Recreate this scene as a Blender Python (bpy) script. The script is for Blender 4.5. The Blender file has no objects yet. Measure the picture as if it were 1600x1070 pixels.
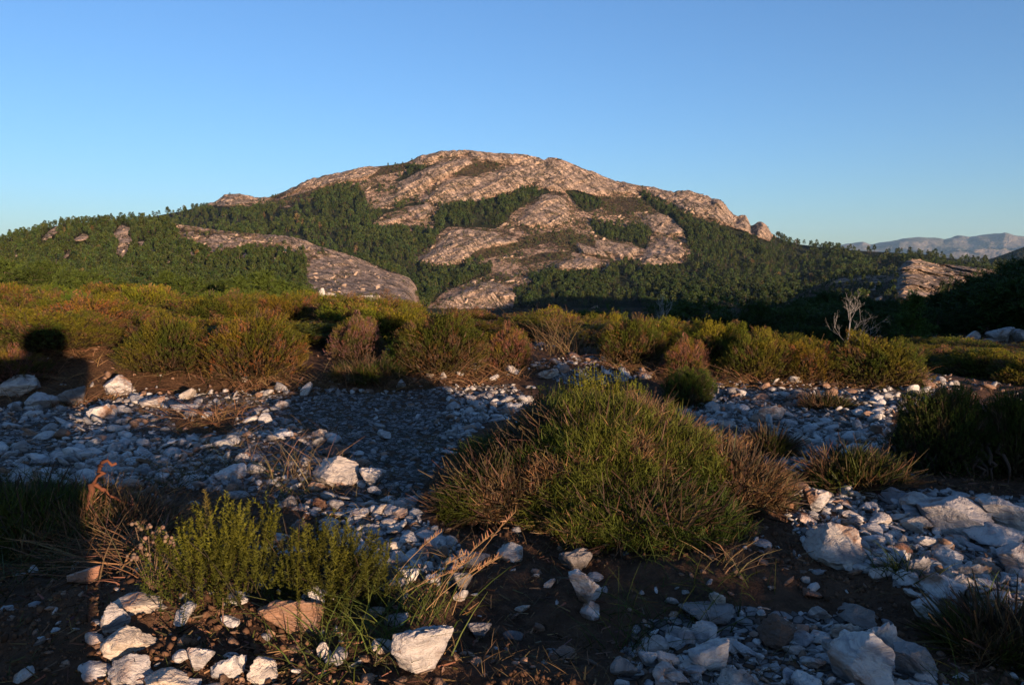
import bpy, bmesh, math, random
import numpy as np
from mathutils import Vector, Euler

rng = np.random.default_rng(7)
random.seed(7)
SC = bpy.context.scene
COL = SC.collection
R = math.radians

# ------------------------------------------------------------------ camera
FPX, HZ, CAMZ = 1244.0, 425.0, 0.55          # focal length in photo pixels, horizon row, eye height
PITCH = math.atan((535 - HZ) / FPX)
CP, SP = math.cos(PITCH), math.sin(PITCH)
SUN_EL = R(4.6)
SUN_AZ = R(-30.5)                             # the light travels this way (from +Y, towards +X)
LH = np.array([math.sin(SUN_AZ), math.cos(SUN_AZ)])
LR = np.array([math.cos(SUN_AZ), -math.sin(SUN_AZ)])


def ray(px, py):
    """photo pixel -> (azimuth, slope)"""
    cx, cy = (np.asarray(px, float) - 800) / FPX, (535 - np.asarray(py, float)) / FPX
    dx, dy, dz = cx, CP + cy * SP, -SP + cy * CP
    return np.arctan2(dx, dy), dz / np.hypot(dx, dy)


def proj(x, y, z):
    x, y, z = np.asarray(x, float), np.asarray(y, float), np.asarray(z, float) - CAMZ
    f = y * CP - z * SP
    f = np.where(f < 1e-3, 1e-3, f)
    return 800 + FPX * x / f, 535 - FPX * (y * SP + z * CP) / f


# ------------------------------------------------------------------ noise
def _hash(i, j, k, s):
    h = (i.astype(np.int64) * 374761393 + j.astype(np.int64) * 668265263 + k.astype(np.int64) * 2147483647 + s * 974711) & 0xFFFFFFFF
    h = ((h ^ (h >> 13)) * 1274126177) & 0xFFFFFFFF
    h = ((h ^ (h >> 16)) * 2246822519) & 0xFFFFFFFF
    return ((h ^ (h >> 15)) & 0xFFFFFF) / float(0xFFFFFF)


def vnoise(x, y, z=0.0, s=0):
    x, y, z = np.broadcast_arrays(np.asarray(x, float), np.asarray(y, float), np.asarray(z, float))
    i, j, k = np.floor(x), np.floor(y), np.floor(z)
    u, v, w = x - i, y - j, z - k
    u, v, w = [t * t * t * (t * (t * 6 - 15) + 10) for t in (u, v, w)]
    out = 0
    for a in (0, 1):
        for b in (0, 1):
            for c in (0, 1):
                out = out + _hash(i + a, j + b, k + c, s) * (u if a else 1 - u) * (v if b else 1 - v) * (w if c else 1 - w)
    return out * 2 - 1


def fbm(x, y, z=0.0, o=4, s=0, gain=.5):
    a, f, t, n = 1.0, 1.0, 0, 0
    for q in range(o):
        t = t + a * vnoise(np.asarray(x) * f, np.asarray(y) * f, np.asarray(z) * f, s + q * 17)
        n += a
        a *= gain
        f *= 2.03
    return t / n


def ridged(x, y, z=0.0, o=4, s=0):
    a, f, t, n = 1.0, 1.0, 0, 0
    for q in range(o):
        t = t + a * (1 - np.abs(vnoise(np.asarray(x) * f, np.asarray(y) * f, np.asarray(z) * f, s + q * 17)) * 2)
        n += a
        a *= .5
        f *= 2.1
    return t / n


def sstep(a, b, x):
    t = np.clip((np.asarray(x, float) - a) / (b - a), 0, 1)
    return t * t * (3 - 2 * t)


def inpoly(px, py, poly):
    px, py = np.asarray(px), np.asarray(py)
    ins = np.zeros(px.shape, bool)
    n = len(poly)
    for i in range(n):
        x0, y0 = poly[i]
        x1, y1 = poly[(i + 1) % n]
        if y0 == y1:
            continue
        c = ((y0 > py) != (y1 > py)) & (px < (x1 - x0) * (py - y0) / (y1 - y0) + x0)
        ins ^= c
    return ins


def anyp(px, py, polys):
    out = np.zeros(np.shape(px), bool)
    for p in polys:
        out |= inpoly(px, py, p)
    return out


# ------------------------------------------------------------------ the lie of the land
EDGE = ([-400, 0, 300, 500, 700, 900, 1150, 1450, 2000], [12, 11, 8, 6.8, 5.5, 4.6, 3.9, 4.2, 4.4])
FALL = ([-400, 0, 500, 700, 900, 1150, 1450, 2000], [.06, .06, .07, .095, .115, .13, .075, .07])


def colx(th):
    return 800 + FPX * 1.004 * np.tan(np.clip(th, -1.2, 1.2))


def z_near(x, y, fine=True):
    x, y = np.asarray(x, float), np.asarray(y, float)
    r = np.hypot(x, y)
    th = np.arctan2(x, y)
    c = colx(th)
    front = sstep(1.9, 1.0, np.abs(th))
    e, s = np.interp(c, *EDGE), np.interp(c, *FALL)
    d = np.clip(r - e, 0, None)
    z = -s * front * (np.sqrt(d * d + 1) - 1)
    z = z - .012 * (1 - front) * np.clip(r - 25, 0, None)
    # mounds and hollows
    z = z + .10 * sstep(3.25, 4.3, y) * sstep(2.6, 1.2, x)
    z = z + .035 * np.exp(-((x + 1.1) / .22) ** 2 - ((y - 2.95) / .12) ** 2) + .04 * np.exp(-((x + .72) / .24) ** 2 - ((y - 2.55) / .12) ** 2)
    def g(cx, cy, sx, sy, h):
        return h * np.exp(-((x - cx) / sx) ** 2 - ((y - cy) / sy) ** 2)
    z = z + g(-.50, 1.24, .36, .19, .07) + g(-2.55, 4.15, .75, .45, .12) + g(-1.4, 4.5, 1.1, .5, .05)
    z = z + g(.25, 1.85, .5, .28, .03) + g(.05, 1.22, .28, .12, -.025) + g(.5, 1.2, .3, .12, -.02)
    z = z + g(-.52, 2.12, .14, .12, .035) + g(1.2, 1.9, .5, .3, .02) + g(-.7, 2.9, .9, .6, -.02)
    # unseen rise added behind the camera to the right to shade the pine wood
    u = x * LR[0] + y * LR[1]
    t = x * LH[0] + y * LH[1]
    hu = np.interp(u, [-40, 5, 9, 12, 22, 45, 70, 120, 200, 280, 380], [0, 1.0, 4.6, 7.0, 9.0, 13.5, 17, 21, 23, 16, 3])
    z = z + hu * np.exp(-((t + 62) / 26.0) ** 2) * sstep(34, 50, r)
    if fine:
        near = sstep(40, 12, r)
        z = z + near * (.022 * fbm(x * 1.3, y * 1.3, 0, 3, 3) + .016 * fbm(x * 7, y * 7, 0, 3, 9) + .0075 * fbm(x * 28, y * 28, 0, 3, 21))
        z = z + .5 * sstep(15, 60, r) * fbm(x * .05, y * .05, 0, 3, 31)
    return z


def poly_line(pts):
    a = np.array(pts, float)
    th, sl = ray(a[:, 0], a[:, 1])
    o = np.argsort(th)
    tt = np.linspace(-1.5, 1.5, 6001)
    vv = np.interp(tt, th[o], sl[o])
    k = np.exp(-np.linspace(-2.5, 2.5, 101) ** 2)
    sm = np.convolve(np.pad(vv, 50, mode='edge'), k / k.sum(), 'valid')
    f = lambda t: np.interp(t, th[o], sl[o])
    f.smooth = lambda t: np.interp(t, tt, sm)
    return f


CREST_B = [(-900, 470), (-300, 440), (-100, 410), (0, 376), (60, 359), (100, 350), (150, 346), (200, 342), (250, 346), (290, 352), (345, 360), (400, 365),
           (440, 367), (460, 371), (500, 384), (540, 396), (580, 411), (620, 426), (640, 435), (650, 446), (656, 474), (700, 500), (760, 515), (1180, 520),
           (1230, 470), (1270, 449), (1290, 439), (1310, 433), (1345, 429), (1370, 430), (1385, 431), (1397, 428), (1404, 418), (1412, 410), (1425, 405), (1440, 407),
           (1455, 411), (1500, 415), (1550, 421), (1580, 425), (1700, 440), (2400, 470)]
CREST_C = [(-900, 440), (-200, 420), (0, 392), (100, 368), (200, 348), (240, 338), (290, 329), (300, 326), (322, 320), (340, 313), (346, 309), (350, 304), (375, 302), (392, 307),
           (410, 308), (425, 307), (445, 299), (460, 292), (480, 281), (497, 277), (510, 273), (540, 268), (560, 263), (577, 259), (590, 260), (612, 258), (635, 254),
           (645, 249), (660, 242), (690, 236), (720, 234), (735, 235), (750, 236), (770, 239), (800, 240), (830, 243), (852, 249), (857, 246), (870, 247), (885, 252),
           (905, 261), (925, 267), (950, 278), (975, 285), (1000, 290), (1020, 292), (1035, 297), (1053, 301), (1058, 298), (1075, 297), (1095, 303), (1105, 305), (1112, 311),
           (1122, 311), (1128, 314), (1135, 321), (1146, 336), (1152, 338), (1157, 336), (1165, 337), (1170, 345), (1173, 353), (1177, 351), (1183, 347), (1190, 346),
           (1198, 352), (1206, 365), (1215, 371), (1230, 377), (1250, 382), (1290, 387), (1330, 391), (1360, 393), (1400, 395), (1440, 397), (1480, 403), (1520, 408),
           (1560, 413), (1600, 418), (1800, 430), (2400, 440)]
CREST_F = [(-900, 445), (1440, 445), (1500, 417), (1540, 407), (1570, 397), (1600, 386), (1700, 365), (1900, 380), (2400, 440)]
CREST_E = [(-900, 424), (0, 424), (1200, 420), (1270, 400), (1300, 388), (1320, 382), (1338, 379), (1348, 377), (1362, 381), (1380, 378), (1400, 375), (1420, 372),
           (1440, 371), (1460, 372), (1475, 374), (1490, 370), (1500, 369), (1515, 371), (1530, 368), (1550, 366), (1562, 365), (1570, 363), (1580, 365), (1600, 369), (1700, 380),
           (1900, 400), (2400, 424)]
fB, fC, fF, fE = poly_line(CREST_B), poly_line(CREST_C), poly_line(CREST_F), poly_line(CREST_E)
_b = np.array(CREST_B, float)
CBASE = poly_line([(x, min(y + 35, 482)) for x, y in CREST_B])
RB0, RB1, RC0, RC1, RF, RE0, RE1 = 350., 650., 900., 1450., 2500., 11000., 17000.


def slope_knots(th):
    """slopes at the knot distances for azimuths th -> (knots, array [knot][th])"""
    k30 = (z_near(30 * np.sin(th), 30 * np.cos(th)) - CAMZ) / 30
    b, c, f, e = fB.smooth(th), fC.smooth(th), fF(th), fE(th)
    base = np.minimum(b - .035, ray(800, 482)[1] + 0 * th)
    base = np.minimum(base, ray(800, 482)[1])
    K = [(30., k30), (RB0, base - .004), (RB1, b), (800., np.minimum(b - .03, CBASE(th) - .02)), (RC0, CBASE(th)), (RC1, c), (1800., c - .035),
         (2100., np.minimum(c - .05, f - .03)), (RF, f), (3400., f - .03), (RE0, np.minimum(e - .012, -.002)), (RE1, e), (22000., e - .03)]
    return K


def z_far(r, th):
    K = slope_knots(th)
    r = np.asarray(r, float)
    sl = np.array(K[0][1] + 0 * r)
    for (r0, s0), (r1, s1) in zip(K[:-1], K[1:]):
        m = r >= r0
        f = np.clip((r - r0) / (r1 - r0), 0, 1)
        sl = np.where(m, s0 + (s1 - s0) * f, sl)
    # the fine outline of the crests
    wb_ = np.where(r < RB1, sstep(RB1 - 110, RB1, r), sstep(800, RB1, r))
    wc_ = np.where(r < RC1, sstep(RC1 - 130, RC1, r), sstep(1800, RC1, r))
    sl = sl + (fB(th) - fB.smooth(th)) * wb_ + (fC(th) - fC.smooth(th)) * wc_
    return CAMZ + r * sl


def z_ground(x, y):
    x, y = np.asarray(x, float), np.asarray(y, float)
    r = np.hypot(x, y)
    zn = z_near(x, y)
    th = np.arctan2(x, y)
    far = r > 30
    if not np.any(far):
        return zn
    front = sstep(1.25, .95, np.abs(th)) if r.ndim else (1.0 if abs(th) < 1.1 else 0.0)
    zf = z_far(np.maximum(r, 30), th)
    mix = front * sstep(30, 60, r)
    mix = np.where(r > 300, 1.0, mix)
    return zn * (1 - mix) + zf * mix


def at(px, py, guess=None):
    """the ground point seen at a photo pixel (near ground)"""
    th, sl = ray(px, py)
    rr = np.geomspace(.5, 60, 1500)
    x, y = rr * np.sin(th), rr * np.cos(th)
    z = z_near(x, y)
    b = (CAMZ + rr * sl) - z
    i = int(np.argmax(b < 0)) if np.any(b < 0) else 1499
    return float(x[i]), float(y[i]), float(z[i])


# ------------------------------------------------------------------ mesh helpers
def mesh_np(name, V, F, mats, col=None, smooth=True, fmat=None, attrs=None):
    V = np.asarray(V, np.float32)
    F = np.asarray(F, np.int32)
    me = bpy.data.meshes.new(name)
    me.vertices.add(len(V))
    me.vertices.foreach_set('co', V.ravel())
    me.loops.add(F.size)
    me.loops.foreach_set('vertex_index', F.ravel())
    me.polygons.add(len(F))
    me.polygons.foreach_set('loop_start', np.arange(0, F.size, F.shape[1], dtype=np.int32))
    if smooth:
        me.polygons.foreach_set('use_smooth', np.ones(len(F), bool))
    for m in (mats if isinstance(mats, (list, tuple)) else [mats]):
        me.materials.append(m)
    if fmat is not None:
        me.polygons.foreach_set('material_index', np.asarray(fmat, np.int32))
    if col is not None:
        a = me.attributes.new('Col', 'FLOAT_COLOR', 'POINT')
        c4 = np.ones((len(V), 4), np.float32)
        c4[:, :3] = col
        a.data.foreach_set('color', c4.ravel())
    for k, v in (attrs or {}).items():
        a = me.attributes.new(k, 'FLOAT', 'POINT')
        a.data.foreach_set('value', np.asarray(v, np.float32))
    me.update(calc_edges=True)
    return me


def link(name, me, parent=None, loc=None, rot=None, scale=None):
    o = bpy.data.objects.new(name, me)
    COL.objects.link(o)
    if parent is not None:
        o.parent = parent
    if loc is not None:
        o.location = loc
    if rot is not None:
        o.rotation_euler = rot
    if scale is not None:
        o.scale = scale
    return o


def tag(o, label=None, cat=None, group=None, kind=None):
    if label:
        o['label'] = label
    if cat:
        o['category'] = cat
    if group:
        o['group'] = group
    if kind:
        o['kind'] = kind
    return o


class Acc:
    """collects blades and other quads"""
    def __init__(self):
        self.V, self.F, self.C, self.n = [], [], [], 0

    def add(self, V, F, C):
        self.V.append(V)
        self.F.append(F + self.n)
        self.C.append(C)
        self.n += len(V)

    def get(self):
        return np.concatenate(self.V), np.concatenate(self.F), np.concatenate(self.C)

    def mesh(self, name, mat, smooth=False):
        V, F, C = self.get()
        return mesh_np(name, V, F, mat, C, smooth)


def unit(v):
    return v / np.maximum(np.linalg.norm(v, axis=-1, keepdims=True), 1e-9)


def blades(acc, B, D, L, W, C, bend=None, segs=1, tip=.15, C2=None, rg=rng):
    """n tapered flat blades from B along D"""
    n = len(B)
    if n == 0:
        return
    D = unit(D)
    side = unit(np.cross(D, unit(rg.normal(size=(n, 3)))))
    L, W = np.broadcast_to(L, (n,)), np.broadcast_to(W, (n,))
    rows = []
    cols = []
    for i in range(segs + 1):
        t = i / segs
        p = B + D * (L * t)[:, None]
        if bend is not None:
            p = p + bend * (t * t * L)[:, None]
        w = W * ((1 - t) + tip * t) * .5
        rows.append(p - side * w[:, None])
        rows.append(p + side * w[:, None])
        cc = C if C2 is None else C * (1 - t) + C2 * t
        cols += [cc, cc]
    V = np.stack(rows, 1).reshape(-1, 3)
    CC = np.stack(cols, 1).reshape(-1, 3)
    m = 2 * (segs + 1)
    base = (np.arange(n) * m)[:, None]
    F = []
    for i in range(segs):
        F.append(np.stack([base[:, 0] + 2 * i, base[:, 0] + 2 * i + 1, base[:, 0] + 2 * i + 3, base[:, 0] + 2 * i + 2], 1))
    acc.add(V, np.concatenate(F), CC)


def tube(acc, pts, rad, C, sides=6):
    pts = np.asarray(pts, float)
    rad = np.broadcast_to(rad, (len(pts),))
    d = np.gradient(pts, axis=0)
    d = unit(d)
    ref = np.array([.3, .5, .8])
    a = unit(np.cross(d, ref))
    b = np.cross(d, a)
    ang = np.linspace(0, 2 * np.pi, sides, endpoint=False)
    ring = a[:, None, :] * np.cos(ang)[None, :, None] + b[:, None, :] * np.sin(ang)[None, :, None]
    V = (pts[:, None, :] + ring * rad[:, None, None]).reshape(-1, 3)
    F = []
    for i in range(len(pts) - 1):
        for k in range(sides):
            F.append((i * sides + k, i * sides + (k + 1) % sides, (i + 1) * sides + (k + 1) % sides, (i + 1) * sides + k))
    C = np.asarray(C, float)
    CC = np.broadcast_to(C, (len(V), 3)) if C.ndim == 1 else np.repeat(C, sides, 0)
    acc.add(V, np.array(F), CC)


# ------------------------------------------------------------------ materials
def nt(name):
    m = bpy.data.materials.new(name)
    m.use_nodes = True
    n = m.node_tree.nodes
    n.clear()
    out = n.new('ShaderNodeOutputMaterial')
    b = n.new('ShaderNodeBsdfPrincipled')
    m.node_tree.links.new(b.outputs[0], out.inputs[0])
    b.inputs['Roughness'].default_value = .8
    b.inputs['Specular IOR Level'].default_value = .2
    return m, n, m.node_tree.links, b


class G:
    """small node-graph helper"""
    def __init__(self, n, l):
        self.n, self.l = n, l

    def _set(self, sock, v):
        if hasattr(v, 'is_output'):
            self.l.new(v, sock)
        elif isinstance(v, (tuple, list)) and len(v) == 3 and sock.type == 'RGBA':
            sock.default_value = (*v, 1)
        else:
            sock.default_value = v

    def geo(self):
        return self.n.new('ShaderNodeNewGeometry').outputs['Position']

    def objco(self):
        return self.n.new('ShaderNodeTexCoord').outputs['Object']

    def attr(self, name, out='Fac'):
        a = self.n.new('ShaderNodeAttribute')
        a.attribute_name = name
        return a.outputs[out]

    def scale(self, v, s, rot=(0, 0, 0)):
        m = self.n.new('ShaderNodeMapping')
        m.inputs['Scale'].default_value = s
        m.inputs['Rotation'].default_value = rot
        self.l.new(v, m.inputs['Vector'])
        return m.outputs[0]

    def noise(self, v, scale, detail=4, rough=.55, dist=0.):
        t = self.n.new('ShaderNodeTexNoise')
        t.inputs['Scale'].default_value = scale
        t.inputs['Detail'].default_value = detail
        t.inputs['Roughness'].default_value = rough
        t.inputs['Distortion'].default_value = dist
        self.l.new(v, t.inputs['Vector'])
        return t.outputs['Fac']

    def voro(self, v, scale, feature='F1', out='Distance', rnd=1.):
        t = self.n.new('ShaderNodeTexVoronoi')
        t.feature = feature
        t.inputs['Scale'].default_value = scale
        t.inputs['Randomness'].default_value = rnd
        self.l.new(v, t.inputs['Vector'])
        return t.outputs[out]

    def ramp(self, v, a, b, lo=0., hi=1.):
        t = self.n.new('ShaderNodeMapRange')
        t.interpolation_type = 'SMOOTHSTEP'
        for k, q in zip(('From Min', 'From Max', 'To Min', 'To Max'), (a, b, lo, hi)):
            t.inputs[k].default_value = q
        self.l.new(v, t.inputs['Value'])
        return t.outputs[0]

    def mix(self, f, a, b, mode='MIX'):
        t = self.n.new('ShaderNodeMix')
        t.data_type = 'RGBA'
        t.blend_type = mode
        self._set(t.inputs[0], f)
        self._set(t.inputs[6], a)
        self._set(t.inputs[7], b)
        return t.outputs[2]

    def math(self, op, a, b=0.):
        t = self.n.new('ShaderNodeMath')
        t.operation = op
        self._set(t.inputs[0], a)
        self._set(t.inputs[1], b)
        return t.outputs[0]

    def bump(self, h, strength, dist, prev=None):
        t = self.n.new('ShaderNodeBump')
        t.inputs['Strength'].default_value = strength
        t.inputs['Distance'].default_value = dist
        self.l.new(h, t.inputs['Height'])
        if prev is not None:
            self.l.new(prev, t.inputs['Normal'])
        return t.outputs[0]


def veg_mat(name, rough=.65, spec=.15, var=.25, noise=0.):
    m, n, l, b = nt(name)
    g = G(n, l)
    c = g.attr('Col', 'Color')
    oi = n.new('ShaderNodeObjectInfo')
    c = g.mix(1., c, oi.outputs['Color'], 'MULTIPLY')
    k = g.ramp(oi.outputs['Random'], 0, 1, 1 - var, 1 + var)
    t = n.new('ShaderNodeVectorMath')
    t.operation = 'SCALE'
    l.new(c, t.inputs[0])
    l.new(k, t.inputs['Scale'])
    l.new(t.outputs[0], b.inputs['Base Color'])
    b.inputs['Roughness'].default_value = rough
    b.inputs['Specular IOR Level'].default_value = spec
    return m


M_LEAF = veg_mat('leaf_green')
M_STRAW = veg_mat('dry_straw', .7, .1, .1)
M_BARK = veg_mat('bark', .85, .08, .15)


def quartz_mat(name, white=(.48, .46, .435), stain=(.22, .12, .07), grey=(.23, .225, .235), stain_at=.52, attr=False, sc=1.):
    m, n, l, b = nt(name)
    g = G(n, l)
    p = g.geo()
    n1 = g.noise(p, 9 * sc, 5, .6, .6)
    n2 = g.noise(g.scale(p, (1, 1, 2.4), (.5, .3, .2)), 22 * sc, 5, .65, .8)
    n3 = g.noise(p, 120 * sc, 4, .7)
    c = g.mix(g.ramp(n2, .42, .68), white, grey)
    c = g.mix(g.ramp(n1, stain_at, stain_at + .14), c, stain)
    c = g.mix(g.ramp(n3, .55, .72, 0, .45), c, stain)
    c = g.mix(g.ramp(g.noise(p, 48 * sc, 5, .75), .60, .70, 0, .75), c, tuple(q * .45 for q in grey))
    if attr:
        c = g.mix(1., c, g.attr('Col', 'Color'), 'MULTIPLY')
    oi = n.new('ShaderNodeObjectInfo')
    c = g.mix(1., c, oi.outputs['Color'], 'MULTIPLY')
    l.new(c, b.inputs['Base Color'])
    b.inputs['Roughness'].default_value = .55
    b.inputs['Specular IOR Level'].default_value = .3
    nb = g.bump(n2, .9, .018 / sc)
    nb = g.bump(n3, .6, .003 / sc, nb)
    l.new(nb, b.inputs['Normal'])
    return m


M_QUARTZ = quartz_mat('white_quartz')
M_QUARTZ_S = quartz_mat('white_quartz_chips', attr=True, stain_at=.62)
M_RUST = quartz_mat('rusty_stone', (.21, .115, .07), (.11, .055, .033), (.15, .10, .075), .52)
M_GREY = quartz_mat('grey_stone', (.22, .215, .22), (.13, .085, .06), (.13, .125, .13), .62)


def ground_mat():
    m, n, l, b = nt('stony_soil')
    g = G(n, l)
    p = g.geo()
    grav, dry = g.attr('gravel'), g.attr('dry')
    n1 = g.noise(p, 2.2, 5, .6)
    n2 = g.noise(p, 26, 6, .65)
    v = g.voro(p, 55, 'F1', 'Color')
    vd = g.voro(p, 55, 'DISTANCE_TO_EDGE')
    v2 = g.voro(p, 130, 'F1', 'Color')
    sep = n.new('ShaderNodeSeparateColor')
    l.new(v, sep.inputs[0])
    sep2 = n.new('ShaderNodeSeparateColor')
    l.new(v2, sep2.inputs[0])
    soil = g.mix(g.ramp(n2, .3, .7), (.040, .024, .016), (.118, .066, .039))
    soil = g.mix(g.ramp(n1, .4, .65, 0, .5), soil, (.15, .080, .045))
    # grit in the soil
    soil = g.mix(g.ramp(g.noise(p, 160, 3, .7), .58, .74, 0, .7), soil, (.16, .115, .085))
    # crushed quartz of the track
    peb = g.mix(g.ramp(sep.outputs[0], .0, 1.), (.10, .09, .083), (.36, .34, .33))
    peb = g.mix(g.ramp(sep.outputs[1], .72, .78), peb, (.14, .085, .055))
    peb = g.mix(g.ramp(vd, .0, .10, 1., 0.), peb, (.035, .026, .02))
    f = g.math('ADD', grav, g.math('MULTIPLY', g.math('SUBTRACT', n2, .5), 1.1))
    c = g.mix(g.ramp(f, .42, .62), soil, peb)
    # dead leaves and needles
    lit = g.noise(g.scale(p, (1, 1, 1)), 90, 4, .7, 1.5)
    litc = g.mix(g.ramp(lit, .35, .65), (.05, .028, .016), (.15, .082, .043))
    fd = g.math('ADD', dry, g.math('MULTIPLY', g.math('SUBTRACT', n2, .5), .9))
    c = g.mix(g.ramp(fd, .42, .6), c, litc)
    # away from the clearing the ground is scrub
    l.new(c, b.inputs['Base Color'])
    b.inputs['Roughness'].default_value = .92
    b.inputs['Specular IOR Level'].default_value = .1
    nb = g.bump(n2, .8, .02)
    nb = g.bump(g.math('MULTIPLY', g.ramp(vd, 0, .25), g.ramp(f, .42, .62)), .9, .008, nb)
    nb = g.bump(lit, .6, .005, nb)
    nb = g.bump(g.noise(p, 170, 5, .7, .4), .9, .007, nb)
    l.new(nb, b.inputs['Normal'])
    return m


def rock_land_mat(name, s=1., rock=(.56, .415, .315), soil=(.45, .285, .20), scrub=(.066, .048, .030), floor=(.030, .034, .015)):
    """granite, pink grit, brown scrub and wood floor, by the masks stored on the mesh"""
    m, n, l, b = nt(name)
    g = G(n, l)
    p = g.geo()
    slab, forest, shrub = g.attr('slab'), g.attr('forest'), g.attr('scrub')
    pr = g.scale(p, (1, .6, 1), (0, R(-38), R(8)))
    ps = g.scale(pr, (.55, 1, 2.2))
    n1 = g.noise(p, .016 / s, 6, .6)
    n2 = g.noise(ps, .06 / s, 6, .66, .6)
    n3 = g.noise(p, .22 / s, 5, .7)
    wv = n.new('ShaderNodeVectorMath')
    wv.operation = 'MULTIPLY_ADD'
    tn = n.new('ShaderNodeTexNoise')
    tn.inputs['Scale'].default_value = .05 / s
    tn.inputs['Detail'].default_value = 4
    l.new(p, tn.inputs['Vector'])
    l.new(tn.outputs['Color'], wv.inputs[0])
    wv.inputs[1].default_value = (45 * s, 45 * s, 45 * s)
    l.new(pr, wv.inputs[2])
    crack = g.voro(g.scale(wv.outputs[0], (.30, .8, 1.5)), .040 / s, 'DISTANCE_TO_EDGE')
    rk = g.mix(g.ramp(n2, .34, .66), tuple(q * .70 for q in rock), tuple(q * .97 for q in rock))
    rk = g.mix(g.ramp(n3, .5, .74, 0, .35), rk, tuple(q * .66 for q in rock))
    rk = g.mix(g.ramp(n1, .5, .66, 0, .3), rk, (.42, .35, .29))
    rk = g.mix(g.math('MULTIPLY', g.ramp(crack, .0, .06, .75, 0.), g.ramp(n1, .40, .56)), rk, (.10, .08, .058))
    # joints and water streaks running down the layering
    pj = g.scale(p, (1, 1, 1), (0, R(-52), R(10)))
    j1 = g.noise(g.scale(pj, (.10, .5, 1)), .085 / s, 5, .6, .5)
    j2 = g.noise(g.scale(pj, (.14, .6, 1)), .21 / s, 4, .6, .6)
    line = g.math('ABSOLUTE', g.math('SUBTRACT', j1, .5))
    line2 = g.math('ABSOLUTE', g.math('SUBTRACT', j2, .5))
    rk = g.mix(g.ramp(j2, .52, .74, 0, .26), rk, tuple(q * .50 for q in rock))
    rk = g.mix(g.ramp(line2, .0, .020, .5, 0), rk, (.10, .075, .055))
    rk = g.mix(g.ramp(line, .0, .016, .9, 0), rk, (.060, .050, .032))
    j0 = g.noise(g.scale(pj, (.22, .6, 1)), .030 / s, 6, .66, .8)
    rk = g.mix(g.ramp(g.math('ABSOLUTE', g.math('SUBTRACT', j0, .5)), .004, .022, .9, 0), rk, (.055, .050, .028))
    n4 = g.noise(g.scale(p, (1, 1, 1.6)), .035 / s, 6, .7, .8)
    n5 = g.noise(p, .5 / s, 4, .75)
    mixc = g.mix(g.ramp(n5, .35, .62), soil, tuple(q * .9 for q in rock))
    mixc = g.mix(g.ramp(g.math('ADD', n4, g.math('MULTIPLY', g.math('SUBTRACT', n5, .5), .5)), .45, .57), mixc, scrub)
    c = g.mix(g.ramp(g.math('ADD', slab, g.math('MULTIPLY', g.math('SUBTRACT', n4, .5), .9)), .38, .62), mixc, rk)
    sc_ = g.mix(g.ramp(n5, .45, .75), scrub, (.095, .075, .04))
    c = g.mix(g.ramp(g.math('ADD', shrub, g.math('MULTIPLY', g.math('SUBTRACT', n4, .5), .9)), .42, .6), c, sc_)
    c = g.mix(g.ramp(forest, .35, .65), c, floor)
    l.new(c, b.inputs['Base Color'])
    b.inputs['Roughness'].default_value = .9
    b.inputs['Specular IOR Level'].default_value = .1
    nb = g.bump(n2, 1., 4. * s)
    nb = g.bump(g.ramp(line, 0, .06), 1., 7 * s, nb)
    nb = g.bump(g.ramp(line2, 0, .07), .8, 3 * s, nb)
    nb = g.bump(g.ramp(crack, 0, .1), .35, 2 * s, nb)
    nb = g.bump(n3, .9, 3.2 * s, nb)
    l.new(nb, b.inputs['Normal'])
    return m


def far_mat():
    m, n, l, b = nt('far_granite')
    g = G(n, l)
    p = g.geo()
    n1 = g.noise(p, .0012, 6, .65)
    n2 = g.noise(p, .007, 5, .7)
    wood = g.attr('forest')
    c = g.mix(g.ramp(n1, .42, .6), (.21, .185, .16), (.055, .062, .045))
    c = g.mix(g.ramp(n2, .45, .7, 0, .6), c, (.28, .235, .20))
    c = g.mix(wood, c, (.030, .036, .016))
    l.new(c, b.inputs['Base Color'])
    nb = g.bump(n2, 1., 190)
    l.new(nb, b.inputs['Normal'])
    return m


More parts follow.
